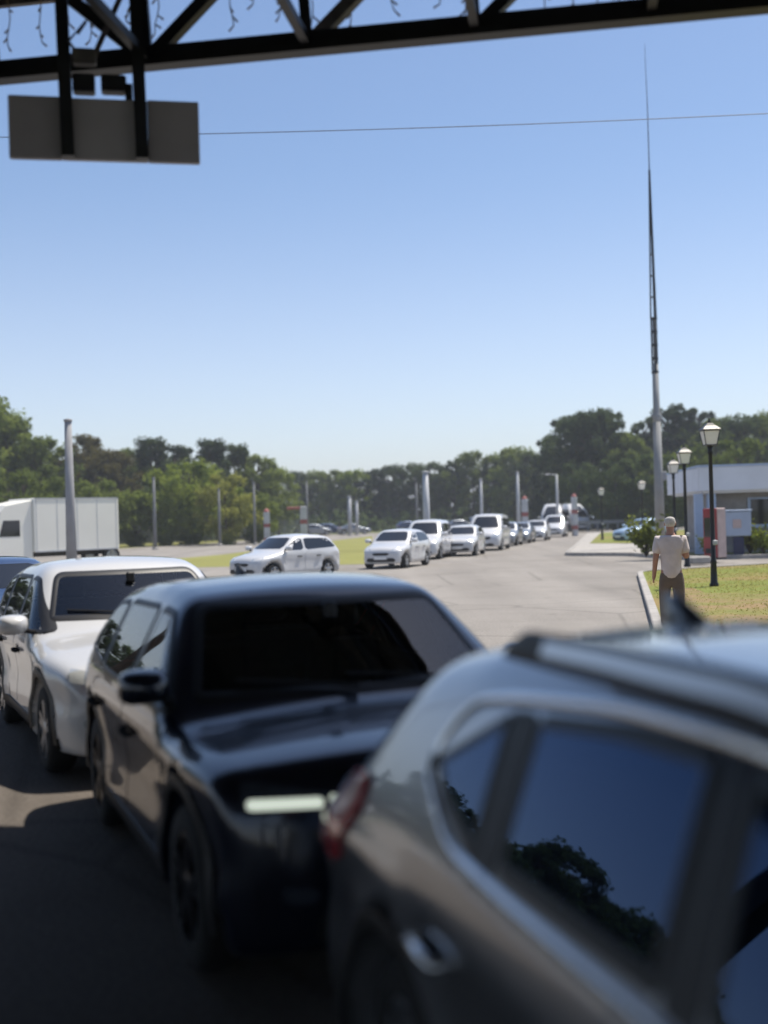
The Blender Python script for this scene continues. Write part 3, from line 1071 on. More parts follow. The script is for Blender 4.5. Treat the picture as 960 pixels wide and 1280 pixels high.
# ------------------------------------------------------------------ car shapes
SILVER = dict(rear=-2.30, front=2.18, W=1.88, belt=1.03, tumble=.47, axles=(-1.33, 1.34), wr=.345, ra=.41, sill=.22, cat='car', rtaper=.03, rbow=.05, hip=.05, rearlean=.14,
              top=[(-2.6, .98), (-2.30, 1.04), (-2.2, 1.09), (-1.86, 1.44), (-1.72, 1.54), (-1.3, 1.61), (-.6, 1.648), (0, 1.65), (.42, 1.595), (.58, 1.53), (1.22, 1.10), (1.5, 1.03), (2.0, .92), (2.5, .75)],
              corners=((1.20, 1.10), (.56, 1.53), (-1.72, 1.51), (-2.18, 1.08)), bpillar=.16, headlight=(.45, .80, .72, .84),
              side_windows=[[(.25, 1.13), (1.00, 1.13), (.52, 1.475), (.12, 1.52)],
                            [(-.635, 1.125), (.12, 1.13), (.015, 1.522), (-.32, 1.512), (-.745, 1.468)],
                            [(-1.265, 1.27), (-1.09, 1.18), (-.83, 1.125), (-.765, 1.115), (-.895, 1.458)]],
              glass_round=.035,
              chrome=[(-1.34, 1.235), (-.94, 1.092), (-.53, 1.082), (.2, 1.085), (1.08, 1.08), (.52, 1.52), (.12, 1.552), (-.40, 1.545), (-.90, 1.498), (-1.20, 1.45)], chrome_round=.13,
              pillars=[[(.125, 1.12), (.245, 1.12), (.115, 1.525), (.02, 1.525)], [(-.765, 1.11), (-.64, 1.115), (-.75, 1.465), (-.895, 1.455)]],
              doors={'rear_door': [(-1.28, 1.05), (-1.20, .86), (-.90, .60), (-.86, .40), (.17, .40), (.18, 1.06), (-.5, 1.06), (-.9, 1.07)],
                     'front_door': [(.195, 1.06), (.185, .40), (.90, .40), (1.02, .60), (1.10, .95), (1.06, 1.06)]},
              handle_x={'rear_door': -.95, 'front_door': .45}, handle_z=.848,
              rails=(-1.22, .55, .62), fin=(-1.33, .085), fin_mat='paint_black', spoiler=(-1.84, 1.492), cladding=True, flare=.035,
              taillight=(.42, .80, .86, 1.02), taillight_side=[(-2.18, .86), (-1.84, .83), (-1.70, 1.06), (-1.74, 1.14), (-1.90, 1.12), (-2.10, 1.02)],
              taillight_lens=[(-2.06, .97), (-1.82, .97), (-1.72, 1.06), (-1.76, 1.115), (-1.88, 1.10)])
DARK = dict(rear=-2.25, front=2.10, W=2.0, belt=1.00, ftaper=.05, fbow=.12, kfront=.09, crown=.075, flare=.010, kround=.11, tumble=.45, axles=(-1.32, 1.36), wr=.36, ra=.43, sill=.22, cat='car',
            top=[(-2.6, .95), (-2.22, 1.02), (-2.14, 1.06), (-1.72, 1.46), (-1.5, 1.555), (-1.0, 1.61), (-.4, 1.635), (0, 1.62), (.30, 1.585), (1.04, 1.07), (1.14, 1.045), (1.70, 1.035), (1.92, 1.01), (2.05, .965), (2.14, .86), (2.3, .74)],
            bow=.09, corners=((1.05, 1.055), (.32, 1.57), (-1.55, 1.54), (-2.12, 1.06)), bpillar=-.10, cdiv=-1.08, apillar=.16, glasstop=1.49,
            doors={'rear_door': [(-1.26, .98), (-1.05, .80), (-.86, .56), (-.84, .38), (-.11, .38), (-.11, 1.0)],
                   'front_door': [(-.085, 1.0), (-.085, .38), (.86, .38), (.92, .60), (.96, 1.0)]},
            handle_z=.86, headlight=(.50, .90, .76, .88), headlight_mat='headlight_dark', drl=(.34, .86, .805, .845),
            grille=(.46, .50, .72), cladding=True, fin=(-1.30, .09), mirror_up=.05, mirror_out=.11)
WHITE = dict(rear=-2.28, front=2.24, W=1.88, belt=1.02, tumble=.34, axles=(-1.33, 1.38), wr=.35, ra=.42, sill=.22, cat='car',
             top=[(-2.6, .98), (-2.25, 1.05), (-2.16, 1.10), (-1.80, 1.48), (-1.6, 1.57), (-1.0, 1.64), (-.4, 1.665), (0, 1.655), (.25, 1.61), (.98, 1.12), (1.10, 1.08), (1.6, 1.03), (2.05, .94), (2.4, .80)],
             corners=((.99, 1.12), (.27, 1.59), (-1.62, 1.56), (-2.14, 1.10)), bpillar=-.08, cdiv=-1.10, apillar=.16, glasstop=1.51,
             doors={'rear_door': [(-1.26, .98), (-1.05, .80), (-.86, .56), (-.84, .38), (-.09, .38), (-.09, 1.0)],
                    'front_door': [(-.065, 1.0), (-.065, .38), (.86, .38), (.92, .60), (.96, 1.0)]},
             handle_z=.88, headlight=(.50, .82, .72, .84), cladding=True)
SEDAN = dict(rear=-2.28, front=2.22, W=1.78, belt=.90, tumble=.42, axles=(-1.32, 1.36), wr=.31, ra=.37, sill=.19, cat='car',
             top=[(-2.6, .90), (-2.2, 1.0), (-1.55, 1.03), (-.85, 1.36), (-.5, 1.42), (-.1, 1.44), (.25, 1.39), (1.05, .95), (1.3, .92), (2.0, .78), (2.5, .62)],
             corners=((1.03, .96), (.26, 1.385), (-.80, 1.365), (-1.55, 1.03)), bpillar=-.12, apillar=.18, cpillar=.25, glasstop=1.30,
             doors={'rear_door': [(-1.02, .88), (-.92, .36), (-.13, .32), (-.13, .90)], 'front_door': [(-.10, .90), (-.10, .32), (.80, .32), (.90, .88)]}, headlight=(.46, .80, .60, .70), grille=(.40, .50, .62), plate_z=.44)
HATCH = dict(rear=-1.98, front=1.98, W=1.72, belt=.95, tumble=.34, axles=(-1.22, 1.26), wr=.30, ra=.36, sill=.19, cat='car',
             top=[(-2.3, .92), (-1.97, 1.0), (-1.86, 1.06), (-1.55, 1.40), (-1.2, 1.47), (-.5, 1.52), (0, 1.50), (.22, 1.46), (1.02, 1.0), (1.2, .97), (1.75, .85), (2.2, .66)],
             corners=((1.0, 1.01), (.24, 1.45), (-1.42, 1.43), (-1.86, 1.06)), bpillar=-.10, apillar=.18, glasstop=1.37,
             doors={'rear_door': [(-.98, .92), (-.86, .36), (-.11, .33), (-.11, .95)], 'front_door': [(-.08, .95), (-.08, .33), (.76, .33), (.86, .92)]}, headlight=(.42, .76, .64, .78), grille=(.36, .52, .62), plate_z=.42)
MPV = dict(rear=-2.2, front=2.15, W=1.80, belt=1.05, tumble=.20, axles=(-1.33, 1.34), wr=.32, ra=.38, sill=.20, cat='minivan', spine=.68,
           top=[(-2.5, 1.3), (-2.18, 1.45), (-2.08, 1.74), (-1.8, 1.80), (-.6, 1.85), (.1, 1.83), (.42, 1.76), (1.25, 1.10), (1.45, 1.06), (1.9, .92), (2.4, .70)],
           corners=((1.23, 1.12), (.45, 1.74), (-2.0, 1.70), (-2.16, 1.10)), bpillar=.05, cdiv=-1.15, apillar=.22, cpillar=.16, glasstop=1.64, rearlean=.04,
           doors={'rear_door': [(-1.05, 1.02), (-.90, .38), (.04, .34), (.04, 1.05)], 'front_door': [(.07, 1.05), (.07, .34), (.82, .34), (1.0, 1.02)]}, headlight=(.44, .80, .68, .84), grille=(.38, .56, .68), plate_z=.44)
VAN = dict(rear=-2.5, front=2.4, W=1.92, belt=1.16, tumble=.14, axles=(-1.5, 1.52), wr=.33, ra=.39, sill=.22, cat='van', spine=.75,
           top=[(-2.8, 1.6), (-2.49, 1.75), (-2.42, 1.96), (-2.2, 2.01), (-.6, 2.05), (.5, 2.04), (.80, 1.96), (1.65, 1.20), (1.85, 1.14), (2.25, .98), (2.6, .7)],
           corners=((1.63, 1.22), (.84, 1.93), (-2.34, 1.90), (-2.46, 1.15)), bpillar=.40, cdiv=-.95, apillar=.24, cpillar=.16, glasstop=1.78, rearlean=.02,
           doors={'front_door': [(.42, 1.15), (.42, .36), (1.10, .36), (1.30, 1.12)], 'sliding_door': [(-.75, 1.15), (-.75, .36), (.39, .36), (.39, 1.15)]}, headlight=(.50, .86, .72, .94), grille=(.42, .62, .78), plate_z=.46)
BUS = dict(rear=-3.4, front=2.9, W=2.2, belt=1.45, tumble=.10, axles=(-2.0, 1.9), wr=.37, ra=.43, sill=.30, cat='minibus', spine=.82, crown=.05,
           top=[(-3.7, 2.5), (-3.38, 2.6), (-3.3, 2.85), (-3.0, 2.9), (0, 2.95), (1.6, 2.92), (1.85, 2.80), (2.35, 1.45), (2.5, 1.25), (2.75, 1.05), (3.1, .8)],
           corners=((2.33, 1.45), (1.90, 2.72), (-3.2, 2.75), (-3.36, 1.6)), bpillar=1.0, cdiv=-1.2, apillar=.20, cpillar=.20, glasstop=2.40, rearlean=.01,
           doors={'front_door': [(1.02, 1.4), (1.02, .45), (1.45, .45), (1.85, 1.4)]}, headlight=(.60, .98, .80, 1.02), grille=(.5, .66, .85), plate_z=.5)

SILVER_POSE = (1.26, 2.28, -1.30)
DARK_POSE = (-.51, 6.72, -1.189)
WHITE_POSE = (-2.51, 10.91, -1.137)
make_car('parked_car', 'grey silver crossover with roof rails and chrome window trim, closest to the viewer', SILVER, 'paint_silver', SILVER_POSE[:2], SILVER_POSE[2], None, 2, ('glass_clear', 'glass_tint', 'glass_tint'))
make_car('parked_car', 'glossy black and dark blue crossover facing the viewer beside the silver one', DARK, 'paint_dark', DARK_POSE[:2], DARK_POSE[2], None, 2, ('glass_clear', 'glass_mid', 'glass_mid'), 'rim_dark')
make_car('parked_car', 'white crossover with a sunlit bonnet, behind the dark blue one', WHITE, 'paint_white', WHITE_POSE[:2], WHITE_POSE[2], None, 2, ('glass_clear', 'glass_mid', 'glass_mid'))

QUEUE = 'cars waiting in the queue on the yard'
FARROW = 'cars parked in the far row below the wood'
_protos = {}


def car_copy(kind, spec, paint, loc, heading, label, group):
    key = (kind, paint)
    if key not in _protos:
        o = make_car('passenger_van' if spec['cat'] in ('van', 'minivan') else ('minibus' if spec['cat'] == 'minibus' else 'parked_car'), label, spec, paint, loc, heading, group, 1)
        _protos[key] = o
        return o
    o = copy_tree(_protos[key])
    o.location = (loc[0], loc[1], 0)
    o.rotation_euler = (0, 0, heading)
    o['label'] = label
    o['group'] = group
    return o


def Hd(hx, hy):
    return math.atan2(hy, hx)


def pxd(px, d):
    p = at(px, 650, d)
    return float(p[0]), float(p[1])


QH = Hd(-.235, -.972)
for kind, spec, paint, px, d, hd, label in (
        ('sedan', HATCH, 'paint_blue', -5, 18.5, -1.12, 'dark blue hatchback at the left edge beside the white crossover'),
        ('sedan', HATCH, 'paint_white', 355, 39, Hd(-.66, -.75), 'white hatchback turned aside, seen just over the dark crossover roof'),
        ('sedan', SEDAN, 'paint_white', 496, 46.5, QH - .12, 'white saloon at the head of the distant queue, low with a long bonnet'),
        ('mpv', MPV, 'paint_white', 534, 55, QH, 'tall white minivan right behind the white saloon in the queue'),
        ('hatch', HATCH, 'paint_white', 579, 58, QH, 'small white hatchback between the two tall white vans'),
        ('van', VAN, 'paint_white', 611, 66, QH, 'tall white van in the queue beyond the small white hatchback'),
        ('hatch', HATCH, 'paint_grey', 633, 74, QH, 'grey hatchback half hidden behind the tall white van'),
        ('sedan', SEDAN, 'paint_grey', 650, 80, QH, 'silver grey saloon next to the red banded post in the queue'),
        ('sedan', SEDAN, 'paint_white', 671, 86, QH, 'white saloon in the queue just right of the red banded post'),
        ('mpv', MPV, 'paint_white', 694, 97, QH, 'white minivan near the end of the queue in front of the minibus'),
        ('bus', BUS, 'paint_white', 692, 118, QH, 'tall white minibus at the far end of the queue'),
        ('bus', BUS, 'paint_white', 714, 122, QH + .5, 'white minibus beside the other one, partly behind a banded post'),
):
    car_copy(kind, spec, paint, pxd(px, d), hd, label, QUEUE)
for kind, spec, paint, px, d, hd, label in (
        ('hatch', HATCH, 'paint_grey', 395, 150, .2, 'grey car under the trees right of the red topped gate post'),
        ('hatch', HATCH, 'paint_blue', 413, 152, .2, 'dark blue hatchback beside the long pale car under the trees'),
        ('sedan', SEDAN, 'paint_grey', 442, 150, .1, 'long pale grey saloon parked under the trees left of the white pole'),
        ('sedan', SEDAN, 'paint_blue', 512, 160, .3, 'dark saloon under the trees just left of the white pole'),
        ('sedan', SEDAN, 'paint_blue', 556, 155, .2, 'dark blue saloon parked under the trees just right of the white pole'),
        ('hatch', HATCH, 'paint_grey', 577, 155, .2, 'grey hatchback under the trees behind the small white hatchback'),
        ('mpv', MPV, 'paint_grey', 605, 158, .2, 'grey minivan whose roof shows above the tall white van'),
        ('sedan', SEDAN, 'paint_blue', 739, 130, .2, 'dark blue saloon right of the minibuses by the guard rail'),
        ('hatch', HATCH, 'paint_pale_blue', 804, 72, 3.6, 'pale blue hatchback parked behind the foot of the tall mast'),
):
    car_copy(kind, spec, paint, pxd(px, d), hd, label, FARROW if px != 804 else None) if px != 804 else car_copy(kind, spec, paint, pxd(px, d), hd, label, 'cars by the building')

# ------------------------------------------------------------------ ground, yard, kerbs
sheet('ground', [(-2500, -2500), (2500, -2500), (2500, 3000), (-2500, 3000)], -.012, 'field')
sheet('road', [(-60, -40), (45, -40), (45, 120), (30, 158), (-70, 158), (-60, 60)], -.004, 'asphalt')
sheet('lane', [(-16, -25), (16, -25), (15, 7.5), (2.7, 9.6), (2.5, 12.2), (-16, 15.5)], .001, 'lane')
sheet('verge', [(-.5, 50), (-.9, 80), (-1.4, 131), (-6.0, 101), (-10, 72), (-12, 66), (-8.5, 52)], .002, 'verge')
sheet('field_strip', [(-70, 97), (-24, 97), (-16, 118), (-10, 160), (-70, 160)], .002, 'verge')


def kerbed(name, poly, h, topmat, kerbname):
    """raised plot: a kerb ring 0.16 m wide round a slightly lower infill"""
    P = np.array(poly, float)
    a = np.sum(P[:, 0] * np.roll(P[:, 1], -1) - np.roll(P[:, 0], -1) * P[:, 1])
    if a < 0:
        P = P[::-1]
    dense = rounded(P, .9, 6)
    ins = inset(dense, .16)
    n = len(dense)
    V = [(x, y, -.01) for x, y in dense] + [(x, y, h - .015) for x, y in dense] + [(x, y, h) for x, y in inset(dense, .02)] + [(x, y, h) for x, y in ins] + [(x, y, h - .05) for x, y in ins]
    F = []
    for r in range(4):
        for k in range(n):
            F.append((r * n + k, r * n + (k + 1) % n, (r + 1) * n + (k + 1) % n, (r + 1) * n + k))
    tag(mk(kerbname, V, F, 'concrete'), kind='structure')
    sheet(name, [tuple(p) for p in ins], h - .025, topmat)


LAWN = [(2.75, 11.5), (4.4, 19.3), (7.7, 35.6), (13, 38.2), (26, 36), (26, 8)]
kerbed('lawn', LAWN, .13, 'lawn', 'kerb')
kerbed('island_paving', [(8.15, 52.9), (10.75, 50.6), (11.2, 45.2), (34, 40.5), (46, 100), (23, 112), (18.1, 103.5), (10.4, 64)], .16, 'paving', 'kerb')
sheet('lawn', [(12.0, 68.0), (14.4, 64.8), (30, 60), (38, 96), (23, 107), (18.8, 101)], .150, 'lawn')
sheet('lawn', [(11.9, 49.0), (12.0, 46.0), (33, 41.6), (34, 44)], .150, 'lawn')

sheet('dry_ground', [(3.2, 12), (4.75, 19.3), (6.6, 28), (7.2, 27.2), (7.0, 25.5), (8.2, 24.6), (10, 24.9), (12.5, 23.9), (16, 24.4), (25, 23), (25, 9)], .112, 'dry')
# short grass on the near lawn
gv, gf = [], []
P = np.array(LAWN)
cnt = 0
while cnt < 16000:
    q = np.array([[random.uniform(2.6, 16), random.uniform(11.5, 38)]])
    if not inside(inset(P, -.22 if False else .22), q)[0] and not inside(P, q)[0]:
        continue
    x, y = q[0]
    if not inside(P * 1.0, np.array([[x - .25, y]]))[0]:
        continue
    h = random.uniform(.015, .045)
    a = random.uniform(0, PI)
    dx, dy = math.cos(a) * .018, math.sin(a) * .018
    lx, ly = random.gauss(0, .035), random.gauss(0, .035)
    n = len(gv)
    gv += [(x - dx, y - dy, .104), (x + dx, y + dy, .104), (x + lx, y + ly, .105 + h)]
    gf.append((n, n + 1, n + 2))
    cnt += 1
tag(mk('grass', gv, gf, 'grass_blade'), 'short sunlit grass scattered over the lawn by the lamp posts', 'grass', kind='stuff')

# ------------------------------------------------------------------ canopy and its truss
CA = math.radians(9.0)
CE = Vector((math.cos(CA), -math.sin(CA), 0))      # along the truss, to the right
CG = Vector((math.sin(CA), math.cos(CA), 0))       # away from the viewer
CO = Vector((-.02, 7.95, 0))


def cp(u, v, z):
    p = CO + CE * u + CG * v
    return Vector((p.x, p.y, z))


ZB, ZT = 5.25, 6.25
cano = thing('canopy', 'steel canopy over the lanes, its dark truss crossing the top of the picture', 'canopy', tuple(cp(0, -6, 0)))


def kid(b, name, material, parent, smooth=False):
    o = b.build(name, material, parent, smooth)
    o.matrix_parent_inverse = Matrix.Translation(parent.location).inverted()
    return o


U0, U1 = -9.0, 10.0
for v, zb in ((0, ZB), (-1.6, ZB)):
    b = MB()
    b.beam(cp(U0, v, zb), cp(U1, v, zb), .13, .13)
    kid(b, 'lower_chord', 'steel', cano)
    b = MB()
    b.beam(cp(U0, v, ZT), cp(U1, v, ZT), .12, .12)
    kid(b, 'upper_chord', 'steel', cano)
us = [-1.58 + 1.16 * i for i in range(-6, 11)]
us = [u for u in us if U0 < u < U1]
for i, u in enumerate(us):
    kid(MB().beam(cp(u, 0, ZB), cp(u - .06, 0, ZT), .075), 'truss_post', 'steel', cano)
    if i < len(us) - 1:
        flip = u in (us[5],)
        kid(MB().beam(cp(u + (1.12 if u < -1.7 else .04), 0, ZB + .02), cp(u + (.04 if u < -1.7 else 1.10), 0, ZT - .03), .085), 'truss_brace', 'steel_grey_lit' if abs(u + .42) < .1 else 'steel', cano)  # one brace is paler: sunlight put into its colour
    # cross ties to the rear chord
    kid(MB().beam(cp(u, -.065, ZB), cp(u, -1.535, ZB), .06), 'cross_tie', 'steel', cano)
    if i % 2 == 0:
        kid(MB().beam(cp(u, -1.6, ZB), cp(u + 1.16, -1.6, ZT), .06), 'truss_brace', 'steel', cano)
        kid(MB().beam(cp(u, -1.6, ZB), cp(u - 1.16, -1.6, ZT), .06), 'truss_brace', 'steel', cano)
# roof: ribbed sheet on purlins, with fascia and columns
b = MB()
nr = 150
V, F = [], []
for i in range(nr + 1):
    u = U0 - 9 + (U1 - U0 + 18) * i / nr
    z = 6.52 + (.035 if i % 2 else 0)
    for v in (1.05, -26):  # unseen back and sides drawn out to deepen the shade below
        V.append(cp(u, v, z))
for i in range(nr):
    F.append((2 * i, 2 * i + 2, 2 * i + 3, 2 * i + 1))
b.add(V, F)
for v in (.7, -2.5, -5.2, -7.9, -10.6, -13.2, -16, -19, -22, -25.6):
    b.beam(cp(U0 - 9, v, 6.42), cp(U1 + 9, v, 6.42), .10, .16)
kid(b, 'roof', 'roofsheet', cano)
b = MB()
b.beam(cp(U0 - 9, 1.1, 6.48), cp(U1 + 9, 1.1, 6.48), .05, .45)
kid(b, 'fascia', 'steel_grey_lit', cano)
for u in (-7.6, 8.6):
    for v in (-.5, -12, -24):
        kid(MB().beam(cp(u, v, 0), cp(u, v, 6.38), .32), 'column', 'steel', cano)
    kid(MB().beam(cp(u, .95, 6.32), cp(u, -25.5, 6.32), .16, .2), 'rafter', 'steel', cano)

# icicle light string hung along the truss
ls = thing('light_string', 'string of tan icicle lights dangling along the top of the dark truss', 'lights', tuple(cp(0, .12, ZT)))
b = MB()
b.tube([cp(u, .11, ZT - .02 - .02 * math.sin(u * 7)) for u in np.linspace(-5, 5, 80)], .006, 5)
kid(b, 'cable', 'tan', ls)
u = -3.0
while u < 3.2:
    ln = random.uniform(.62, .93) if u > -.6 else random.uniform(.5, .85)
    b = MB()
    pts = []
    for t in np.linspace(0, 1, 12):
        pts.append(cp(u + .018 * math.sin(t * 13 + u * 5) * t, .11 + .012 * math.cos(t * 11 + u), ZT - .03 - ln * t))
    b.tube(pts, .0045, 5)
    for t in (5, 7, 9, 10, 11):
        p = pts[t]
        q = p + CE * random.choice((-1, 1)) * random.uniform(.02, .045) + Vector((0, 0, -random.uniform(.02, .05)))
        b.tube([p, q], [.005, .008], 5)
    kid(b, 'strand', 'tan', ls)
    u += random.uniform(.14, .30)

# lane sign hung from the truss, seen from behind
SGN = at(131, 163, 8.0)
sa = math.radians(11)
sg = thing('lane_sign', 'grey back of a wide lane sign hanging on two dark posts from the truss', 'sign', tuple(SGN), sa)
MB().box((-.463, 0, 0), (.346, .05, .43), bev=.006).build('board', 'signback', sg)
MB().box((.468, 0, 0), (.354, .05, .43), bev=.006).build('board', 'signback', sg)
MB().box((0, .006, 0), (.58, .05, .425), bev=.006).build('board', 'signmid', sg)
for x in (-.245, .25):
    MB().beam((x, -.065, -.21), (x - .03, -.065, 1.55), .085, .06, (0, 1, 0)).build('hanger', 'steel', sg)
b = MB()
b.box((-.13, -.03, .30), (.15, .12, .12), bev=.01)
b.box((.07, -.03, .305), (.17, .12, .11), bev=.01)
b.box((.17, -.03, .26), (.05, .06, .10))
b.build('lamp_box', 'steel', sg)
MB().box((-.12, -.10, .46), (.16, .10, .10), bev=.012).build('junction_box', 'steel_grey_lit', sg)
b = MB()
b.tube([(-.12, -.10, .42), (-.22, -.12, .56), (-.10, -.12, .70), (-.16, -.1, .62)], .012, 6)
b.beam((-.06, -.10, .46), (.22, -.06, 1.1), .035)
b.build('bracket', 'steel_grey_lit', sg)

# ------------------------------------------------------------------ mast, poles, lamps
mp = at(826, 690, 58)
mast = thing('tall_mast', 'very tall white mast with a dark lattice top and a thin whip aerial', 'mast', (mp[0], mp[1], 0))


def zat(px, py, d):
    return float(at(px, py, d)[2])


z1, z2, z3, z4 = zat(820, 455, 58), zat(820, 398, 58), zat(816, 212, 58), zat(808, 55, 58)
z0m = zat(822, 520, 58)
MB().tube([(0, 0, 0), (0, 0, z0m - .02)], [.26, .19], 16).build('shaft', 'mastgrey', mast, True)
b = MB().tube([(0, 0, z0m - .3), (0, 0, z0m), (0, 0, z1)], [.21, .175, .15], 16)
b.lathe([(.215, -.12), (.235, -.10), (.235, .10), (.215, .12)], (0, 0, z0m), 16)
b.build('upper_shaft', 'mastgrey', mast, True)
b = MB()
for k in range(3):
    a = k * 2 * PI / 3 + .5
    b.tube([(.15 * math.cos(a), .15 * math.sin(a), z1 - .5), (.14 * math.cos(a), .14 * math.sin(a), z2)], .045, 6)
for i in range(5):
    z = z1 - .4 + (z2 - z1 + .4) * i / 4
    b.lathe([(.165, -.05), (.175, -.05), (.175, .05), (.165, .05)], (0, 0, z), 12)
b.build('collar_frame', 'black_iron', mast)
MB().tube([(0, 0, z1 - .05), (0, 0, z2)], .085, 12).build('inner_tube', 'pole', mast, True)
b = MB()
for k in range(3):
    a = k * 2 * PI / 3 + .5
    b.tube([(.155 * math.cos(a), .155 * math.sin(a), z2), (.012 * math.cos(a), .012 * math.sin(a), z3)], .042, 6)
for i in range(7):
    t = i / 7 + .0
    z = z2 + (z3 - z2) * t
    r = .155 + (.012 - .155) * t
    pts = [(r * math.cos(k * 2 * PI / 3 + .5), r * math.sin(k * 2 * PI / 3 + .5), z) for k in range(3)]
    for k in range(3):
        b.beam(pts[k], pts[(k + 1) % 3], .055)
b.build('lattice', 'black_iron', mast)
MB().tube([(0, 0, z3 - .1), (0, 0, (z3 + z4) / 2), (-.05, 0, z4)], [.030, .020, .008], 6).build('whip_aerial', 'black_iron', mast)
MB().box((.26, 0, zat(826, 595, 58)), (.25, .3, .45), bev=.03).build('junction_box', 'pole', mast)


def lamp_post(px, ptop, d, label):
    p = at(px, 640, d)
    h = zat(px, ptop, d)
    k = 4.03 / 4.0
    o = thing('street_lamp', label, 'street lamp', (p[0], p[1], .10 if d < 45 else .13), 0, 'old style lamp posts along the lawn')
    h -= .1
    gz = h - .62
    b = MB()
    b.lathe([(.001, 0), (.11, 0), (.11, .06), (.085, .10), (.07, .55), (.085, .58), (.06, .64), (.046, gz - .22), (.07, gz - .18), (.05, gz - .12), (.075, gz - .02), (.001, gz)], n=14)
    b.build('pole', 'black_iron', o, True)
    b = MB()
    b.add([(sx * r, sy * r, gz + z) for r, z in ((.125, 0), (.19, .36)) for sx, sy in ((-1, -1), (1, -1), (1, 1), (-1, 1))],
          [(3, 2, 1, 0), (4, 5, 6, 7), (0, 1, 5, 4), (1, 2, 6, 5), (2, 3, 7, 6), (3, 0, 4, 7)])
    g = b.build('lantern_glass', 'frosted', o)
    b = MB()
    for sx, sy in ((-1, -1), (1, -1), (1, 1), (-1, 1)):
        b.beam((sx * .128, sy * .128, gz), (sx * .193, sy * .193, gz + .36), .016)
    for r, z in ((.130, gz + .004), (.194, gz + .345)):
        for (ax_, ay_), (bx_, by_) in (((-1, -1), (1, -1)), ((1, -1), (1, 1)), ((1, 1), (-1, 1)), ((-1, 1), (-1, -1))):
            b.beam((ax_ * r, ay_ * r, z), (bx_ * r, by_ * r, z), .018)
    b.build('lantern_frame', 'black_iron', g)
    b = MB()
    b.add([(sx * r, sy * r, gz + z) for r, z in ((.20, .355), (.215, .375), (.12, .46), (.06, .53)) for sx, sy in ((-1, -1), (1, -1), (1, 1), (-1, 1))],
          [(3, 2, 1, 0)] + [(j * 4 + q, j * 4 + (q + 1) % 4, j * 4 + 4 + (q + 1) % 4, j * 4 + 4 + q) for j in range(3) for q in range(4)] + [(12, 13, 14, 15)])
    b.lathe([(.03, .52), (.045, .56), (.02, .60), (.001, .64)], (0, 0, gz), 8)
    b.build('lantern_cap', 'black_iron', o)
    MB().box((.03, -.08, 1.05), (.11, .07, .12), bev=.02).build('fuse_box', 'polewhite', o)
    return o


lamp_post(890, 524, 27.7, 'nearest and tallest black lamp post with a white lantern, on the lawn')
lamp_post(857, 556, 37.5, 'second black lamp post from the right, in front of the building end')
lamp_post(843, 573, 46, 'third lamp post, its lantern just right of the tall mast')
lamp_post(803, 599, 66, 'small lamp post just left of the tall mast')
lamp_post(752, 608, 76, 'farthest small lamp post, standing on the grass island')


def pole(px, ptop, d, r0, r1, material, label, arm=0, name='light_pole', group='light poles around the yard'):
    p = at(px, 640, d)
    h = zat(px, ptop, d)
    o = thing(name, label, 'pole', (p[0], p[1], 0), 0, group)
    MB().tube([(0, 0, 0), (0, 0, h * .5), (0, 0, h)], [r0, (r0 + r1) / 2, r1], 12).build('shaft', material, o, True)
    MB().lathe([(.001, 0), (r0 * 1.7, 0), (r0 * 1.7, .12), (r0 * 1.05, .18)], n=12).build('base_plate', 'concrete', o)
    if arm:
        b = MB().tube([(0, 0, h - .25), (arm * .25, 0, h - .02), (arm, 0, h + .05)], .045, 8)
        b.build('arm', material, o, True)
        MB().box((arm * 1.25, 0, h + .03), (abs(arm) * .6, .22, .10), bev=.04).build('lamp_head', 'polewhite', o)
    else:
        MB().lathe([(r1 * 1.0, h), (r1 * 1.25, h + .01), (r1 * 1.2, h + .08), (.001, h + .12)], n=12).build('cap', material, o, True)
    return o


pole(88, 527, 42, .21, .13, 'pole', 'thick grey tapered pole standing in front of the white truck')
pole(533, 591, 62, .22, .15, 'polewhite', 'thick white pole rising behind the tall white minivan')
pole(602, 600, 105, .16, .11, 'polewhite', 'thin pale pole above the tall white van')
pole(648, 591, 105, .19, .12, 'polewhite', 'pale pole beside the red banded post in the middle')
pole(697, 593, 112, .17, .10, 'polewhite', 'lamp pole with a short arm above the minibuses', -.7)
pole(521, 604, 135, .15, .11, 'polefaint', 'thin grey pole just left of the thick white pole')
pole(437, 621, 140, .24, .20, 'polewhite', 'short pale pole above the long grey saloon')
pole(446, 627, 142, .20, .16, 'polewhite', 'shorter of the two pale poles above the long grey saloon')
pole(193, 598, 92, .16, .10, 'polefaint', 'grey pole before the bright trees right of the white truck')
pole(274, 612, 100, .14, .09, 'polefaint', 'slim pole in front of the yellow green tree')
pole(318, 604, 100, .13, .09, 'polefaint', 'slim pole left of the banded gate posts')
pole(384, 602, 115, .13, .09, 'polefaint', 'slim pole rising behind the red topped gate post')


def banded_post(px, ptop, d, label, wd=.42, gate=False):
    p = at(px, 640, d)
    h = zat(px, ptop, d)
    o = thing('boundary_post', label, 'post', (p[0], p[1], 0), .2, 'red and white posts about the yard')
    b = MB()
    b.box((0, 0, h * .5), (wd, wd, h), bev=.03)
    b.build('shaft', 'polewhite', o)
    for z in (.22, .62):
        MB().box((0, 0, h * z), (wd + .02, wd + .02, h * .12), bev=.03).build('band', 'bandred', o)
    if gate:
        MB().box((-wd * 1.1, 0, h - .12), (wd * 3.2, wd * .7, .2), bev=.03).build('beam', 'bandred', o)
    if not gate:
        MB().lathe([(wd * .5, h), (wd * .55, h + .06), (wd * .3, h + .2), (.001, h + .28)], n=10).build('cap', 'bandred', o)
    return o


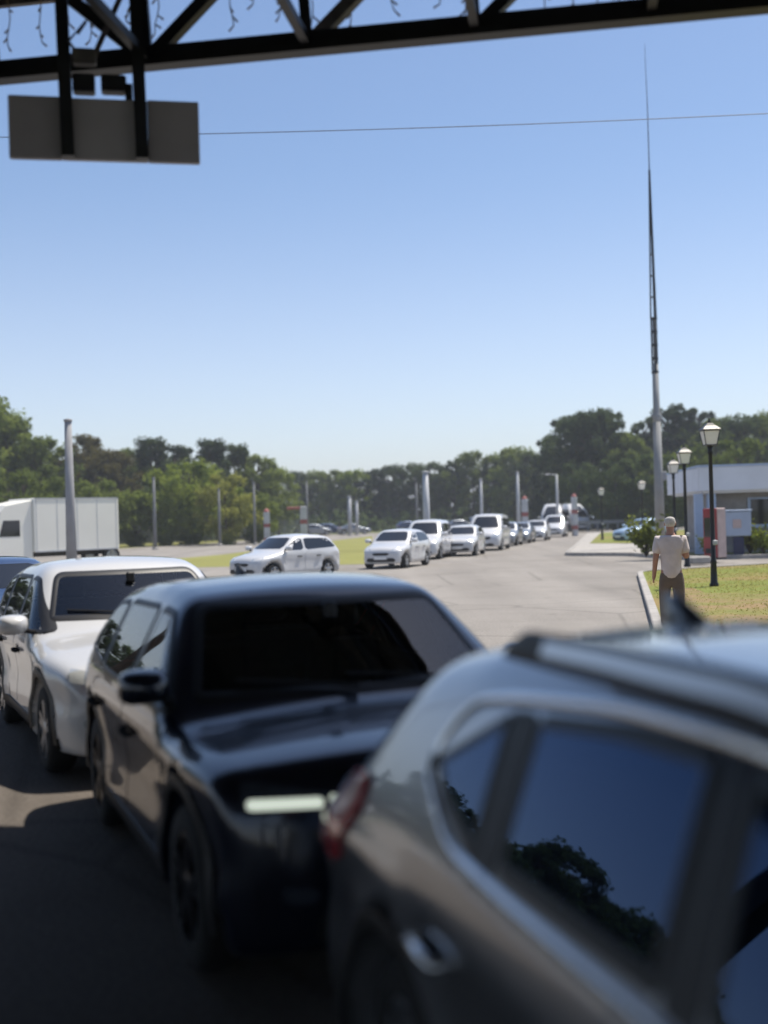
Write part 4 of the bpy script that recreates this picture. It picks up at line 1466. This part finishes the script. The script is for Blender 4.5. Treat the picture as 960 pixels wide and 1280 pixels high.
banded_post(333, 640, 88, 'plain banded gate post left of the red topped one')
banded_post(379, 633, 88, 'banded gate post with a red beam across its top', .46, True)
banded_post(656, 624, 92, 'red banded post standing among the queue in the middle')
banded_post(718, 621, 98, 'red banded post right of the queue, in front of the minibuses')

# overhead cable and the poles that carry it beyond the picture
wp0, wp1 = at(-330, 178, 30), at(1290, 128, 30)
for wp, lb in ((wp0, 'timber pole carrying the left end of the overhead cable'), (wp1, 'timber pole carrying the right end of the overhead cable')):
    o = thing('utility_pole', lb, 'pole', (wp[0], wp[1], 0))
    MB().tube([(0, 0, 0), (0, 0, wp[2] + .4)], [.15, .10], 10).build('shaft', 'bark', o, True)
    MB().beam((-.5, 0, wp[2] + .02), (.5, 0, wp[2] + .02), .09).build('crossarm', 'bark', o)
b = MB()
pts = []
for t in np.linspace(0, 1, 40):
    q = wp0 * (1 - t) + wp1 * t
    pts.append((q[0], q[1], q[2] - .55 * 4 * t * (1 - t) * .5 + .1))
b.tube(pts, .011, 5)
tag(b.build('overhead_cable', 'wire'), 'thin black cable strung across the sky below the truss', 'cable')

# ------------------------------------------------------------------ building, machines, shrubs
BX, BY = ground(862, 701)
ba = math.radians(-6)
bd = thing('flat_roofed_building', 'low flat roofed building with a broad white fascia, right of the mast', 'building', (BX + 1.55, BY + 3.0, .13), ba)


def bb(c, d, name, material, parent=None, bev=0.0):
    b = MB()
    b.box(c, d, bev=bev)
    return b.build(name, material, parent if parent is not None else bd)


bb((8.05, 4.0, 1.25), (15.5, 7.6, 2.5), 'wall', 'greywall')
bb((8.05, 3.6, 3.02), (17.0, 9.0, .98), 'fascia', 'whitewall', bev=.03)
bb((8.05, 3.6, 2.49), (16.6, 8.6, .08), 'soffit', 'whitewall')
bb((8.05, 3.6, 3.545), (17.06, 9.06, .07), 'roof_edge', 'bluetrim')
for x in (-.40, .10):
    bb((x, -.45, 1.22), (.34, .34, 2.44), 'column', 'bluetrim', bev=.02)
for x in (2.15, 6.2, 9.6):
    w_ = bb((x, .17, 1.62), (.98, .10, 1.24), 'window', 'bluetrim', bev=.01)
    bb((x, .13, 1.66), (.76, .06, 1.02), 'pane', 'window', w_)
d_ = bb((4.1, .17, 1.06), (1.0, .08, 2.1), 'door', 'bluetrim', bev=.01)
bb((4.42, .10, 1.05), (.04, .06, .16), 'handle', 'chrome', d_)
bb((8.05, .13, .16), (15.6, .12, .32), 'plinth', 'concrete')

vx, vy = ground(895, 703)
vm = thing('vending_machine', 'tall red vending machine beside the nearest lamp post', 'vending machine', (vx, vy, .13), -.95)
MB().box((0, 0, .95), (.62, .50, 1.80), bev=.03).build('cabinet', 'pink', vm)
MB().box((0, -.265, .95), (.61, .05, 1.78), bev=.015).build('front_panel', 'red', vm)
MB().box((-.10, -.295, 1.15), (.30, .03, .70), bev=.01).build('display_window', 'window', vm)
MB().box((-.03, -.295, .30), (.36, .03, .18), bev=.01).build('delivery_flap', 'plastic', vm)
MB().box((0, 0, .03), (.58, .46, .06)).build('plinth', 'plastic', vm)

kx, ky = ground(924, 698)
kb = thing('notice_board', 'pale blue notice board with a pinkish poster on a navy post', 'notice board', (kx, ky, .13), -.1)
MB().box((0, 0, 1.22), (.96, .16, .96), bev=.03).build('panel', 'boardblue', kb)
MB().box((0, .02, .35), (.40, .14, .72), bev=.02).build('leg', 'navy', kb)
MB().box((-.06, -.085, 1.22), (.32, .02, .34)).build('poster', 'pink', kb)
MB().box((0, -.02, 1.74), (1.04, .26, .05), bev=.015).build('hood', 'bluetrim', kb)
tx, ty = ground(873, 706)
st = thing('concrete_block', 'small pale concrete block on the grass left of the vending machine', 'block', (tx, ty, 0), .2)
MB().box((0, 0, .17), (.75, .5, .26), bev=.05).build('block', 'concrete', st)

# guard rail and fence
gr = thing('guard_rail', 'low pale guard rail along the far edge of the yard', 'guard rail', (20, 118, 0))
b = MB()
x0, x1 = float(at(722, 650, 118)[0]), float(at(860, 650, 118)[0])
b.beam((x0 - 20, 0, .95), (x1 - 20, 0, .95), .06, .35)
b.build('rail', 'fence', gr)
b = MB()
for i in range(12):
    x = x0 + (x1 - x0) * i / 11 - 20
    kidp = MB().beam((x, .1, 0), (x, .1, 1.1), .14).build('post', 'fence', gr)
fn = thing('mesh_fence', 'long grey mesh fence in front of the trees on the left', 'fence', (-30, 116, 0))
xa, xb = float(at(140, 650, 116)[0]), float(at(372, 650, 116)[0])
nfp = 14
for i in range(nfp + 1):
    x = xa + (xb - xa) * i / nfp + 30
    MB().tube([(x, 0, 0), (x, 0, 2.1)], .05, 6).build('post', 'fence', fn)
b = MB()
nw = 260
for i in range(nw):
    x = xa + (xb - xa) * i / nw + 30
    b.beam((x, .06, .08), (x, .06, 2.0), .018, .018)
for z in np.linspace(.1, 2.0, 10):
    b.beam((xa + 30, .08, z), (xb + 30, .08, z), .016)
b.build('mesh', 'fence', fn)

# ------------------------------------------------------------------ truck on the left
tp = at(86, 640, 57)
th = Hd(-.70, -.71)
tk = thing('box_truck', 'white box truck parked on the left behind the thick grey pole', 'truck', (tp[0], tp[1], 0), th)
MB().box((.25, 0, 2.10), (4.6, 2.45, 2.55), bev=.04).build('cargo_box', 'truckwhite', tk)
b = MB()
for z in (.86, 3.34):
    b.box((.25, 1.232, z), (4.5, .03, .07))
    b.box((.25, -1.232, z), (4.5, .03, .07))
for sy in (1, -1):
    for i in range(5):
        b.box((-1.9 + i * 1.08, sy * 1.226, 2.1), (.035, .012, 2.46))
b.build('box_trim', 'polewhite', tk)
b = MB()
b.box((.9, .42, .70), (6.0, .12, .22))
b.box((.9, -.42, .70), (6.0, .12, .22))
b.build('chassis', 'plastic', tk)
# cab with raked windscreen
pr = [(2.55, .45), (4.55, .45), (4.62, 1.25), (4.45, 1.55), (4.15, 2.75), (3.9, 3.05), (2.55, 3.30)]
V, F = [], []
for y, s_ in ((-1.1, .98), (-1.03, 1.0), (1.03, 1.0), (1.1, .98)):
    for x, z in pr:
        V.append((3.7 + (x - 3.7) * s_, y, 1.5 + (z - 1.5) * s_))
k = len(pr)
for j in range(3):
    for i in range(k):
        F.append((j * k + i, (j + 1) * k + i, (j + 1) * k + (i + 1) % k, j * k + (i + 1) % k))
F += [tuple(range(k)), tuple(reversed(range(3 * k, 4 * k)))]
cab = mk('cab', V, F, 'truckwhite', tk)
mk('windscreen', [(4.47, -.95, 1.58), (4.47, .95, 1.58), (4.22, .90, 2.62), (4.22, -.90, 2.62)], [(0, 1, 2, 3)], 'glass_far', tk)
for s_ in (1, -1):
    mk('side_window', [(3.2, s_ * 1.108, 1.6), (4.25, s_ * 1.108, 1.6), (4.02, s_ * 1.108, 2.35), (3.2, s_ * 1.108, 2.35)], [(0, 1, 2, 3) if s_ < 0 else (3, 2, 1, 0)], 'glass_far', cab)
    MB().box((4.52, s_ * 1.28, 2.0), (.12, .2, .42), bev=.03).build('side_mirror', 'plastic', tk)
    MB().box((4.60, s_ * .78, .92), (.06, .36, .2), bev=.02).build('headlight', 'headlight', tk)
    for x in (3.6, -1.7):
        make_wheel(tk, x, s_ * .98, .48, 'rim', False)
MB().box((4.60, 0, .62), (.16, 2.1, .28), bev=.04).build('bumper', 'plastic', tk)

# ------------------------------------------------------------------ trees
def tree_proto(seed, h, wid, shape, nclump, nleaf, ls, low):
    """trunk with limbs + a crown of leaf cards grouped in clumps; returns two meshes"""
    rg = random.Random(seed)
    tr = MB()
    pts, rad = [], []
    for i in range(7):
        t = i / 6
        pts.append((rg.gauss(0, .06) * t * 3, rg.gauss(0, .06) * t * 3, h * .86 * t))
        rad.append(.022 * h * (1 - t * .85) * .9 + .02)
    tr.tube(pts, rad, 8)
    clumps = []
    for i in range(nclump):
        zf = low + (1 - low) * rg.random() ** .85
        if shape == 'round':
            env = math.sqrt(max(.02, 1 - ((zf - .58) / .44) ** 2))
        elif shape == 'tall':
            env = (.45 + .75 * min(1, (1.02 - zf) * 2.0)) * min(1, .5 + (zf - low) * 3)
        else:
            env = (.35 + .85 * min(1, (1.03 - zf) * 1.7)) * min(1, .6 + (zf - low) * 4)
        a = rg.random() * 2 * PI
        r = wid * .5 * env * math.sqrt(rg.uniform(.15, 1.0)) * rg.uniform(.8, 1.12)
        clumps.append((r * math.cos(a), r * math.sin(a), h * zf * .97))
    for c in rg.sample(clumps, min(14, len(clumps))):
        zz = max(.15 * h, c[2] - rg.uniform(.10, .22) * h)
        tr.tube([(0, 0, zz), (c[0] * .55, c[1] * .55, (zz + c[2]) / 2), c], [.008 * h, .005 * h, .02], 5)
    cv, cfc = [], []
    for c in clumps:
        cr = wid * rg.uniform(.055, .135)
        for j in range(nleaf):
            d = Vector((rg.gauss(0, 1), rg.gauss(0, 1), rg.gauss(0, .75)))
            d *= cr * rg.random() ** .4 / (d.length + 1e-6)
            p = Vector(c) + d
            nrm = (d.normalized() * .7 + Vector((rg.gauss(0, .5), rg.gauss(0, .5), .55 + rg.gauss(0, .5)))).normalized()
            u = nrm.cross(Vector((rg.gauss(0, 1), rg.gauss(0, 1), rg.gauss(0, 1)))).normalized()
            v = nrm.cross(u)
            s1 = ls * rg.uniform(.6, 1.3)
            n = len(cv)
            cv += [p - u * s1, p + v * s1 * .55, p + u * s1, p - v * s1 * .55]
            cfc.append((n, n + 1, n + 2, n + 3))
    return tr, cv, cfc


TP = {}
for nm, args in {'broad': (1, 12, 8.5, 'round', 105, 95, .21, .12), 'oval': (2, 12, 6.8, 'round', 98, 95, .20, .09), 'poplar': (3, 14, 5.6, 'tall', 96, 95, .20, .08),
                 'cone': (4, 13, 6.6, 'cone', 100, 92, .20, .07), 'bushy': (5, 8, 7.6, 'round', 95, 90, .185, .03)}.items():
    tr, cv, cfc = tree_proto(*args)
    root = thing('tree', 'x', 'tree')
    trunk = tr.build('trunk', 'bark', root, True)
    crown = mk('crown', cv, cfc, 'leaf_mid', root)
    TP[nm] = (root, args[1])
_used = set()


def tree(nm, px, ptop, d, material, label, group, name='tree'):
    root, h0 = TP[nm]
    if nm in _used:
        o = copy_tree(root)
    else:
        o = root
        _used.add(nm)
    p = at(px, 650, d)
    h = zat(px, ptop, d)
    o.location = (p[0], p[1], 0)
    k = h / (h0 * 1.0)
    wk = k * random.uniform(.9, 1.15) if h > 6 else k * 1.25
    o.scale = (wk, wk, k)
    o.rotation_euler = (0, 0, random.uniform(0, 6.28))
    for ch in o.children:
        if ch.name.startswith('crown'):
            ch.material_slots[0].link = 'OBJECT'
            ch.material_slots[0].material = MT[material]
    o.name = name
    tag(o, label, 'tree', group)
    return o


WL, WM, WR = 'trees along the left side', 'trees of the dark wood in the middle', 'tall trees on the right'
for nm, px, pt, d, mt_, lb in (
        ('broad', -28, 498, 118, 'leaf_mid', 'big green tree at the left edge above the truck cab'),
        ('oval', 12, 516, 122, 'leaf_mid', 'tall green tree above the front of the truck box'),
        ('broad', 52, 548, 118, 'leaf_mid', 'broad green tree just left of the thick grey pole'),
        ('oval', 108, 543, 126, 'leaf_rust', 'brownish tree just right of the thick grey pole'),
        ('broad', 136, 563, 122, 'leaf_rust', 'brownish green tree above the rear end of the truck'),
        ('oval', 165, 560, 130, 'leaf_mid', 'green tree between the brownish trees and the pointed ones'),
        ('cone', 192, 548, 130, 'leaf_dark', 'dark pointed tree behind the bright trees right of the truck'),
        ('oval', 222, 556, 135, 'leaf_dark', 'dark rounded tree behind the bright leafy tree'),
        ('cone', 268, 550, 135, 'leaf_dark', 'dark pointed tree behind the yellow green tree'),
        ('cone', 300, 556, 138, 'leaf_dark', 'dark pointed tree to the right of the yellow green tree'),
        ('oval', 325, 568, 138, 'leaf_mid', 'green tree above the plain banded gate post'),
        ('broad', 348, 586, 145, 'leaf_mid', 'lower green tree where the left trees drop down to the wood'),
        ('bushy', 206, 588, 108, 'leaf_bright', 'bright green leafy tree beside the grey pole right of the truck'),
        ('bushy', 238, 578, 110, 'leaf_bright', 'larger bright green tree in the middle of the left trees'),
        ('bushy', 283, 594, 104, 'leaf_shrub', 'yellow green tree behind the mesh fence'),
        ('bushy', 168, 615, 108, 'leaf_mid', 'low green tree just right of the truck box'),
        ('bushy', 318, 618, 108, 'leaf_mid', 'low green tree behind the left gate post'),
        ('bushy', 30, 590, 100, 'leaf_mid', 'low green tree behind the truck box'),
        ('bushy', 120, 602, 104, 'leaf_mid', 'low green tree behind the rear of the truck box')):
    tree(nm, px, pt, d, mt_, lb, WL)
for nm, px, pt, d, mt_, lb in (
        ('broad', 372, 590, 190, 'leaf_dark', 'dark tree behind the red topped gate post'),
        ('broad', 398, 589, 190, 'leaf_mid', 'tree above the grey car under the trees'),
        ('oval', 420, 587, 188, 'leaf_mid', 'yellowish tree above the dark blue hatchback in the far row'),
        ('broad', 444, 588, 186, 'leaf_bright', 'bright topped tree above the two short pale poles'),
        ('oval', 468, 586, 186, 'leaf_dark', 'tree of the dark wood right of the short pale poles'),
        ('broad', 492, 582, 184, 'leaf_dark', 'tree of the dark wood above the white saloon in the queue'),
        ('broad', 520, 580, 184, 'leaf_dark', 'tree of the dark wood just left of the thick white pole'),
        ('oval', 546, 577, 182, 'leaf_dark', 'tree of the dark wood just right of the thick white pole'),
        ('poplar', 568, 574, 180, 'leaf_dark', 'narrow tree of the dark wood above the small white hatchback'),
        ('broad', 592, 565, 178, 'leaf_mid', 'green tree behind the thin pale pole above the white van'),
        ('oval', 618, 569, 178, 'leaf_dark', 'tree between the thin pale pole and the next pole to its right'),
        ('broad', 645, 560, 172, 'leaf_mid', 'green crowned tree behind the pole at the red banded post'),
        ('oval', 668, 564, 170, 'leaf_dark', 'dark tree left of the lamp pole with an arm')):
    tree(nm, px, pt, d, mt_, lb, WM)
for nm, px, pt, d, mt_, lb in (
        ('poplar', 690, 543, 150, 'leaf_dark', 'tall tree above the lamp pole with an arm'),
        ('oval', 716, 519, 145, 'leaf_dark', 'tall dark tree above the right banded post'),
        ('broad', 742, 514, 140, 'leaf_dark', 'tall dark tree above the farthest lamp post'),
        ('poplar', 758, 507, 142, 'leaf_dark', 'highest pointed tree left of the tall mast'),
        ('oval', 785, 540, 138, 'leaf_mid', 'lower green tree in the dip left of the tall mast'),
        ('poplar', 808, 520, 150, 'leaf_dark', 'slim dark tree just left of the tall mast'),
        ('poplar', 836, 506, 150, 'leaf_dark', 'tall slim tree just right of the tall mast'),
        ('poplar', 853, 503, 152, 'leaf_dark', 'tall slim tree above the second lamp post from the right'),
        ('poplar', 880, 507, 150, 'leaf_dark', 'tall slim tree behind the nearest lantern'),
        ('oval', 905, 522, 145, 'leaf_mid', 'green tree right of the nearest lantern above the building'),
        ('broad', 934, 520, 140, 'leaf_dark', 'broad tree above the middle of the building'),
        ('broad', 968, 517, 140, 'leaf_mid', 'broad tree at the right edge above the building'),
        ('oval', 1005, 512, 140, 'leaf_mid', 'tree beyond the right edge of the picture'),
        ('bushy', 772, 575, 120, 'leaf_dark', 'low dark tree behind the farthest lamp post'),
        ('bushy', 820, 570, 118, 'leaf_dark', 'low dark tree behind the tall mast'),
        ('bushy', 870, 560, 112, 'leaf_mid', 'low olive tree over the left end of the building'),
        ('bushy', 925, 550, 108, 'leaf_mid', 'low olive tree over the building right of the nearest lantern'),
        ('bushy', 725, 580, 128, 'leaf_dark', 'low dark tree behind the right banded post')):
    tree(nm, px, pt, d, mt_, lb, WR)
# trees farther left, seen only as the dark line reflected in the silver car's glass
for i in range(20):
    px = -1250 + i * 58
    d = 50 + random.uniform(-4, 6) + max(0, (px + 500) * .05)
    p = at(px, 650, d)
    dist = math.hypot(p[0], d)
    o = tree(('broad', 'oval', 'poplar')[i % 3], px, 640, d, 'leaf_dark', 'dark tree standing out beyond the left edge of the picture', 'trees beyond the left edge')
    k = dist * (random.uniform(.15, .20) if px < -760 else random.uniform(.115, .14) if px < -520 else random.uniform(.07, .095)) / TP[('broad', 'oval', 'poplar')[i % 3]][1]
    o.scale = (k, k, k)
# second row that closes the wood
for i in range(34):
    px = -40 + i * 31.5
    tp_ = float(np.interp(px, [-40, 80, 200, 330, 360, 480, 600, 700, 760, 860, 1010], [520, 570, 575, 590, 598, 596, 582, 560, 545, 540, 540]))
    tree(('broad', 'oval')[i % 2], px + random.uniform(-8, 8), tp_ + random.uniform(0, 8), (150 if px < 340 else 205 if px < 690 else 168) + random.uniform(-6, 6), 'leaf_dark',
         'dark tree deep in the wood, mostly hidden behind the front trees', 'trees deep in the wood')
# dark undergrowth under the wood, one mass
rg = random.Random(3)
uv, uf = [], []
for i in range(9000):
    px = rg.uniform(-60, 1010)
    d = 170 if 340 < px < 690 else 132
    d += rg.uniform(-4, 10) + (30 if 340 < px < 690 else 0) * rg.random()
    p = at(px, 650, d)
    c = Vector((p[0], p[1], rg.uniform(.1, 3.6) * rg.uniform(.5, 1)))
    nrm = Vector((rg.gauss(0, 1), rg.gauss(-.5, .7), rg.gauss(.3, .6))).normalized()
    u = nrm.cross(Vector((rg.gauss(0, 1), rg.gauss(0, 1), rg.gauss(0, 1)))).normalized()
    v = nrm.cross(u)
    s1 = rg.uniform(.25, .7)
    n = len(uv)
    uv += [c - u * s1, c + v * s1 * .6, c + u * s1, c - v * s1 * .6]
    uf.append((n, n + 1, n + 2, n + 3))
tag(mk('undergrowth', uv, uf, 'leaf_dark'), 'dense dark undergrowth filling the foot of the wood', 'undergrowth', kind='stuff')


def shrub(px, py, h, label, seed, material='leaf_shrub'):
    rg = random.Random(seed)
    x, y = ground(px, py)
    o = thing('shrub', label, 'shrub', (x, y, .12), 0, 'shrubs near the building')
    st_ = MB()
    cv, cfc = [], []
    for i in range(22):
        a, r = rg.random() * 6.28, rg.random() ** .6 * h * .5
        tipp = Vector((r * math.cos(a), r * math.sin(a), h * rg.uniform(.45, 1)))
        st_.tube([(0, 0, 0), tuple(tipp * .5 + Vector((0, 0, .1 * h))), tuple(tipp)], [.02, .014, .006], 5)
        for j in range(26):
            p = tipp * rg.uniform(.4, 1.05) + Vector((rg.gauss(0, .07), rg.gauss(0, .07), rg.gauss(0, .07))) * h
            nrm = Vector((rg.gauss(0, 1), rg.gauss(0, 1), rg.gauss(.4, 1))).normalized()
            u = nrm.cross(Vector((rg.gauss(0, 1), rg.gauss(0, 1), rg.gauss(0, 1)))).normalized()
            v = nrm.cross(u)
            s1 = .075 * h * rg.uniform(.6, 1.2)
            n = len(cv)
            cv += [p - u * s1, p + v * s1 * .5, p + u * s1, p - v * s1 * .5]
            cfc.append((n, n + 1, n + 2, n + 3))
    st_.build('stem', 'bark', o)
    mk('foliage', cv, cfc, material, o)
    return o


shrub(808, 700, 1.6, 'yellow green shrub at the corner of the island left of the mast', 11)
shrub(938, 697, 1.3, 'straw coloured shrub right of the notice board', 12)
shrub(955, 697, 1.1, 'small shrub at the right edge before the building', 13, 'leaf_bright')
shrub(884, 699, .8, 'low shrub before the building wall left of the vending machine', 14)

# ------------------------------------------------------------------ the walking man
def skinned(name, joints, edges, material, parent, sub=2, root=0):
    """joints: (x, y, z, rx[, ry]); grown with a skin modifier and baked to a mesh"""
    me = bpy.data.meshes.new(name)
    me.from_pydata([j[:3] for j in joints], edges, [])
    o = bpy.data.objects.new(name, me)
    COL.objects.link(o)
    sk = o.modifiers.new('skin', 'SKIN')
    sk.use_smooth_shade = True
    lay = me.skin_vertices[0].data if me.skin_vertices else None
    if lay is None:
        bm = bmesh.new()
        bm.from_mesh(me)
        bm.verts.layers.skin.verify()
        bm.to_mesh(me)
        bm.free()
        lay = me.skin_vertices[0].data
    for i, j in enumerate(joints):
        lay[i].radius = (j[3], j[4] if len(j) > 4 else j[3])
        lay[i].use_root = (i == root)
    ss = o.modifiers.new('sub', 'SUBSURF')
    ss.levels = ss.render_levels = sub
    bpy.context.view_layer.update()
    dg = bpy.context.evaluated_depsgraph_get()
    nm = bpy.data.meshes.new_from_object(o.evaluated_get(dg))
    o.modifiers.clear()
    o.data = nm
    nm.materials.clear()
    nm.materials.append(MT[material])
    nm.polygons.foreach_set('use_smooth', [True] * len(nm.polygons))
    o.parent = parent
    return o


mx_, my_ = ground(842, 804)
man = thing('person', 'man in a pale short sleeved shirt and brown trousers walking away along the kerb', 'person', (mx_, my_, .105), math.radians(-12))
# local: +Y is where he walks, +X his right
J = [(0, 0, .93, .13, .10), (0, .0, 1.05, .13, .095), (0, .0, 1.22, .15, .10), (0, -.01, 1.37, .155, .095), (0, 0, 1.475, .065, .065), (0, .015, 1.55, .055, .055),
     (0, .03, 1.62, .072, .085), (0, .03, 1.70, .068, .085)]
E = [(0, 1), (1, 2), (2, 3), (3, 4), (4, 5), (5, 6), (6, 7)]
n = len(J)
J += [(-.175, 0, 1.40, .058), (-.222, -.03, 1.14, .045), (-.245, .05, .915, .033), (-.25, .075, .86, .036, .024)]          # left arm hanging out
E += [(3, n), (n, n + 1), (n + 1, n + 2), (n + 2, n + 3)]
LH = n + 3
n = len(J)
J += [(.175, 0, 1.40, .058), (.222, -.03, 1.15, .045), (.16, .19, 1.24, .034), (.13, .24, 1.28, .034, .026)]                # right arm bent forward
E += [(3, n), (n, n + 1), (n + 1, n + 2), (n + 2, n + 3)]
RH = n + 3
n = len(J)
J += [(-.095, 0, .86, .088), (-.105, .11, .47, .058), (-.105, .06, .10, .038), (-.11, .20, .05, .04, .03)]
E += [(0, n), (n, n + 1), (n + 1, n + 2), (n + 2, n + 3)]
n = len(J)
J += [(.095, 0, .86, .088), (.10, -.01, .46, .058), (.10, -.22, .12, .038), (.105, -.12, .045, .04, .03)]
E += [(0, n), (n, n + 1), (n + 1, n + 2), (n + 2, n + 3)]
# fingers, each its own chain rooted in the palm
for hand, dirv, spread in ((LH, Vector((-.02, .03, -.075)), Vector((.0, .021, .004))), (RH, Vector((-.055, .05, .02)), Vector((.004, .006, -.020)))):
    hp = Vector(J[hand][:3])
    for f in range(4):
        n = len(J)
        ln = (.9, 1.05, 1.0, .8)[f]
        a = hp + spread * (f - 1.5)
        m1 = a + dirv * .55 * ln
        m2 = m1 + dirv * .5 * ln + Vector((.018, .004, 0))
        J += [(*m1, .011), (*m2, .009)]
        E += [(hand, n), (n, n + 1)]
    n = len(J)
    th_ = hp + Vector((.0, .035, -.01)) + dirv * .1
    J += [(*th_, .012), (*(th_ + dirv * .4 + Vector((.01, .012, 0))), .010)]
    E += [(hand, n), (n, n + 1)]
body = skinned('body', J, E, 'skin', man)
# face: nose, ears, eyes on the head
b = MB()
b.tube([(0, .115, 1.665), (0, .135, 1.635), (0, .118, 1.62)], [.010, .017, .012], 8)
for s_ in (-1, 1):
    b.lathe([(.001, -.008), (.026, -.006), (.03, .004), (.016, .01), (.001, .006)], (s_ * .078, .015, 1.645), 10, 'x')
b.build('face_features', 'skin', man, True)
shirt = skinned('shirt', [(0, 0, .80, .168, .142), (0, 0, .98, .155, .130), (0, 0, 1.18, .165, .132), (0, -.01, 1.36, .182, .130), (0, 0, 1.45, .120, .10),
                          (-.178, 0, 1.405, .090), (-.206, -.018, 1.19, .074), (.178, 0, 1.405, .090), (.208, -.018, 1.19, .074)],
                [(0, 1), (1, 2), (2, 3), (3, 4), (3, 5), (5, 6), (3, 7), (7, 8)], 'shirt', man)
trs = skinned('trousers', [(0, 0, 1.02, .145, .112), (0, 0, .88, .15, .12), (-.098, .01, .80, .105), (-.107, .11, .47, .080), (-.107, .065, .12, .066),
                           (.098, -.0, .80, .105), (.102, -.01, .46, .080), (.102, -.205, .15, .064)],
              [(0, 1), (1, 2), (2, 3), (3, 4), (1, 5), (5, 6), (6, 7)], 'trousers', man)
hair = skinned('hair', [(0, -.022, 1.585, .074, .056), (0, .004, 1.675, .092, .100), (0, .03, 1.745, .078, .092)], [(0, 1), (1, 2)], 'hair', man)
for sx, y, z, pitch in ((-.11, .15, .0, 0), (.105, -.17, .02, .35)):
    b = MB()
    b.box((sx, y, z + .045), (.095, .27, .085), bev=.035)
    b.build('shoe', 'shoe', man, True)

# ------------------------------------------------------------------ thin haze in the air
hz = MB().box((0, 250, 24), (5100, 5600, 51)).build('haze', 'steel')
hm = bpy.data.materials.new('thin haze')
hm.use_nodes = True
hn = hm.node_tree.nodes
hn.remove(hn['Principled BSDF'])
pv = hn.new('ShaderNodeVolumePrincipled')
pv.inputs['Color'].default_value = (.86, .91, 1.0, 1)
pv.inputs['Density'].default_value = .00065
hm.node_tree.links.new(pv.outputs[0], hn['Material Output'].inputs['Volume'])
hz.data.materials.clear()
hz.data.materials.append(hm)
tag(hz, 'thin pale haze in the air over the whole yard and wood', 'haze', kind='stuff')
SC.cycles.volume_bounces = 0
SC.cycles.volume_step_rate = 4
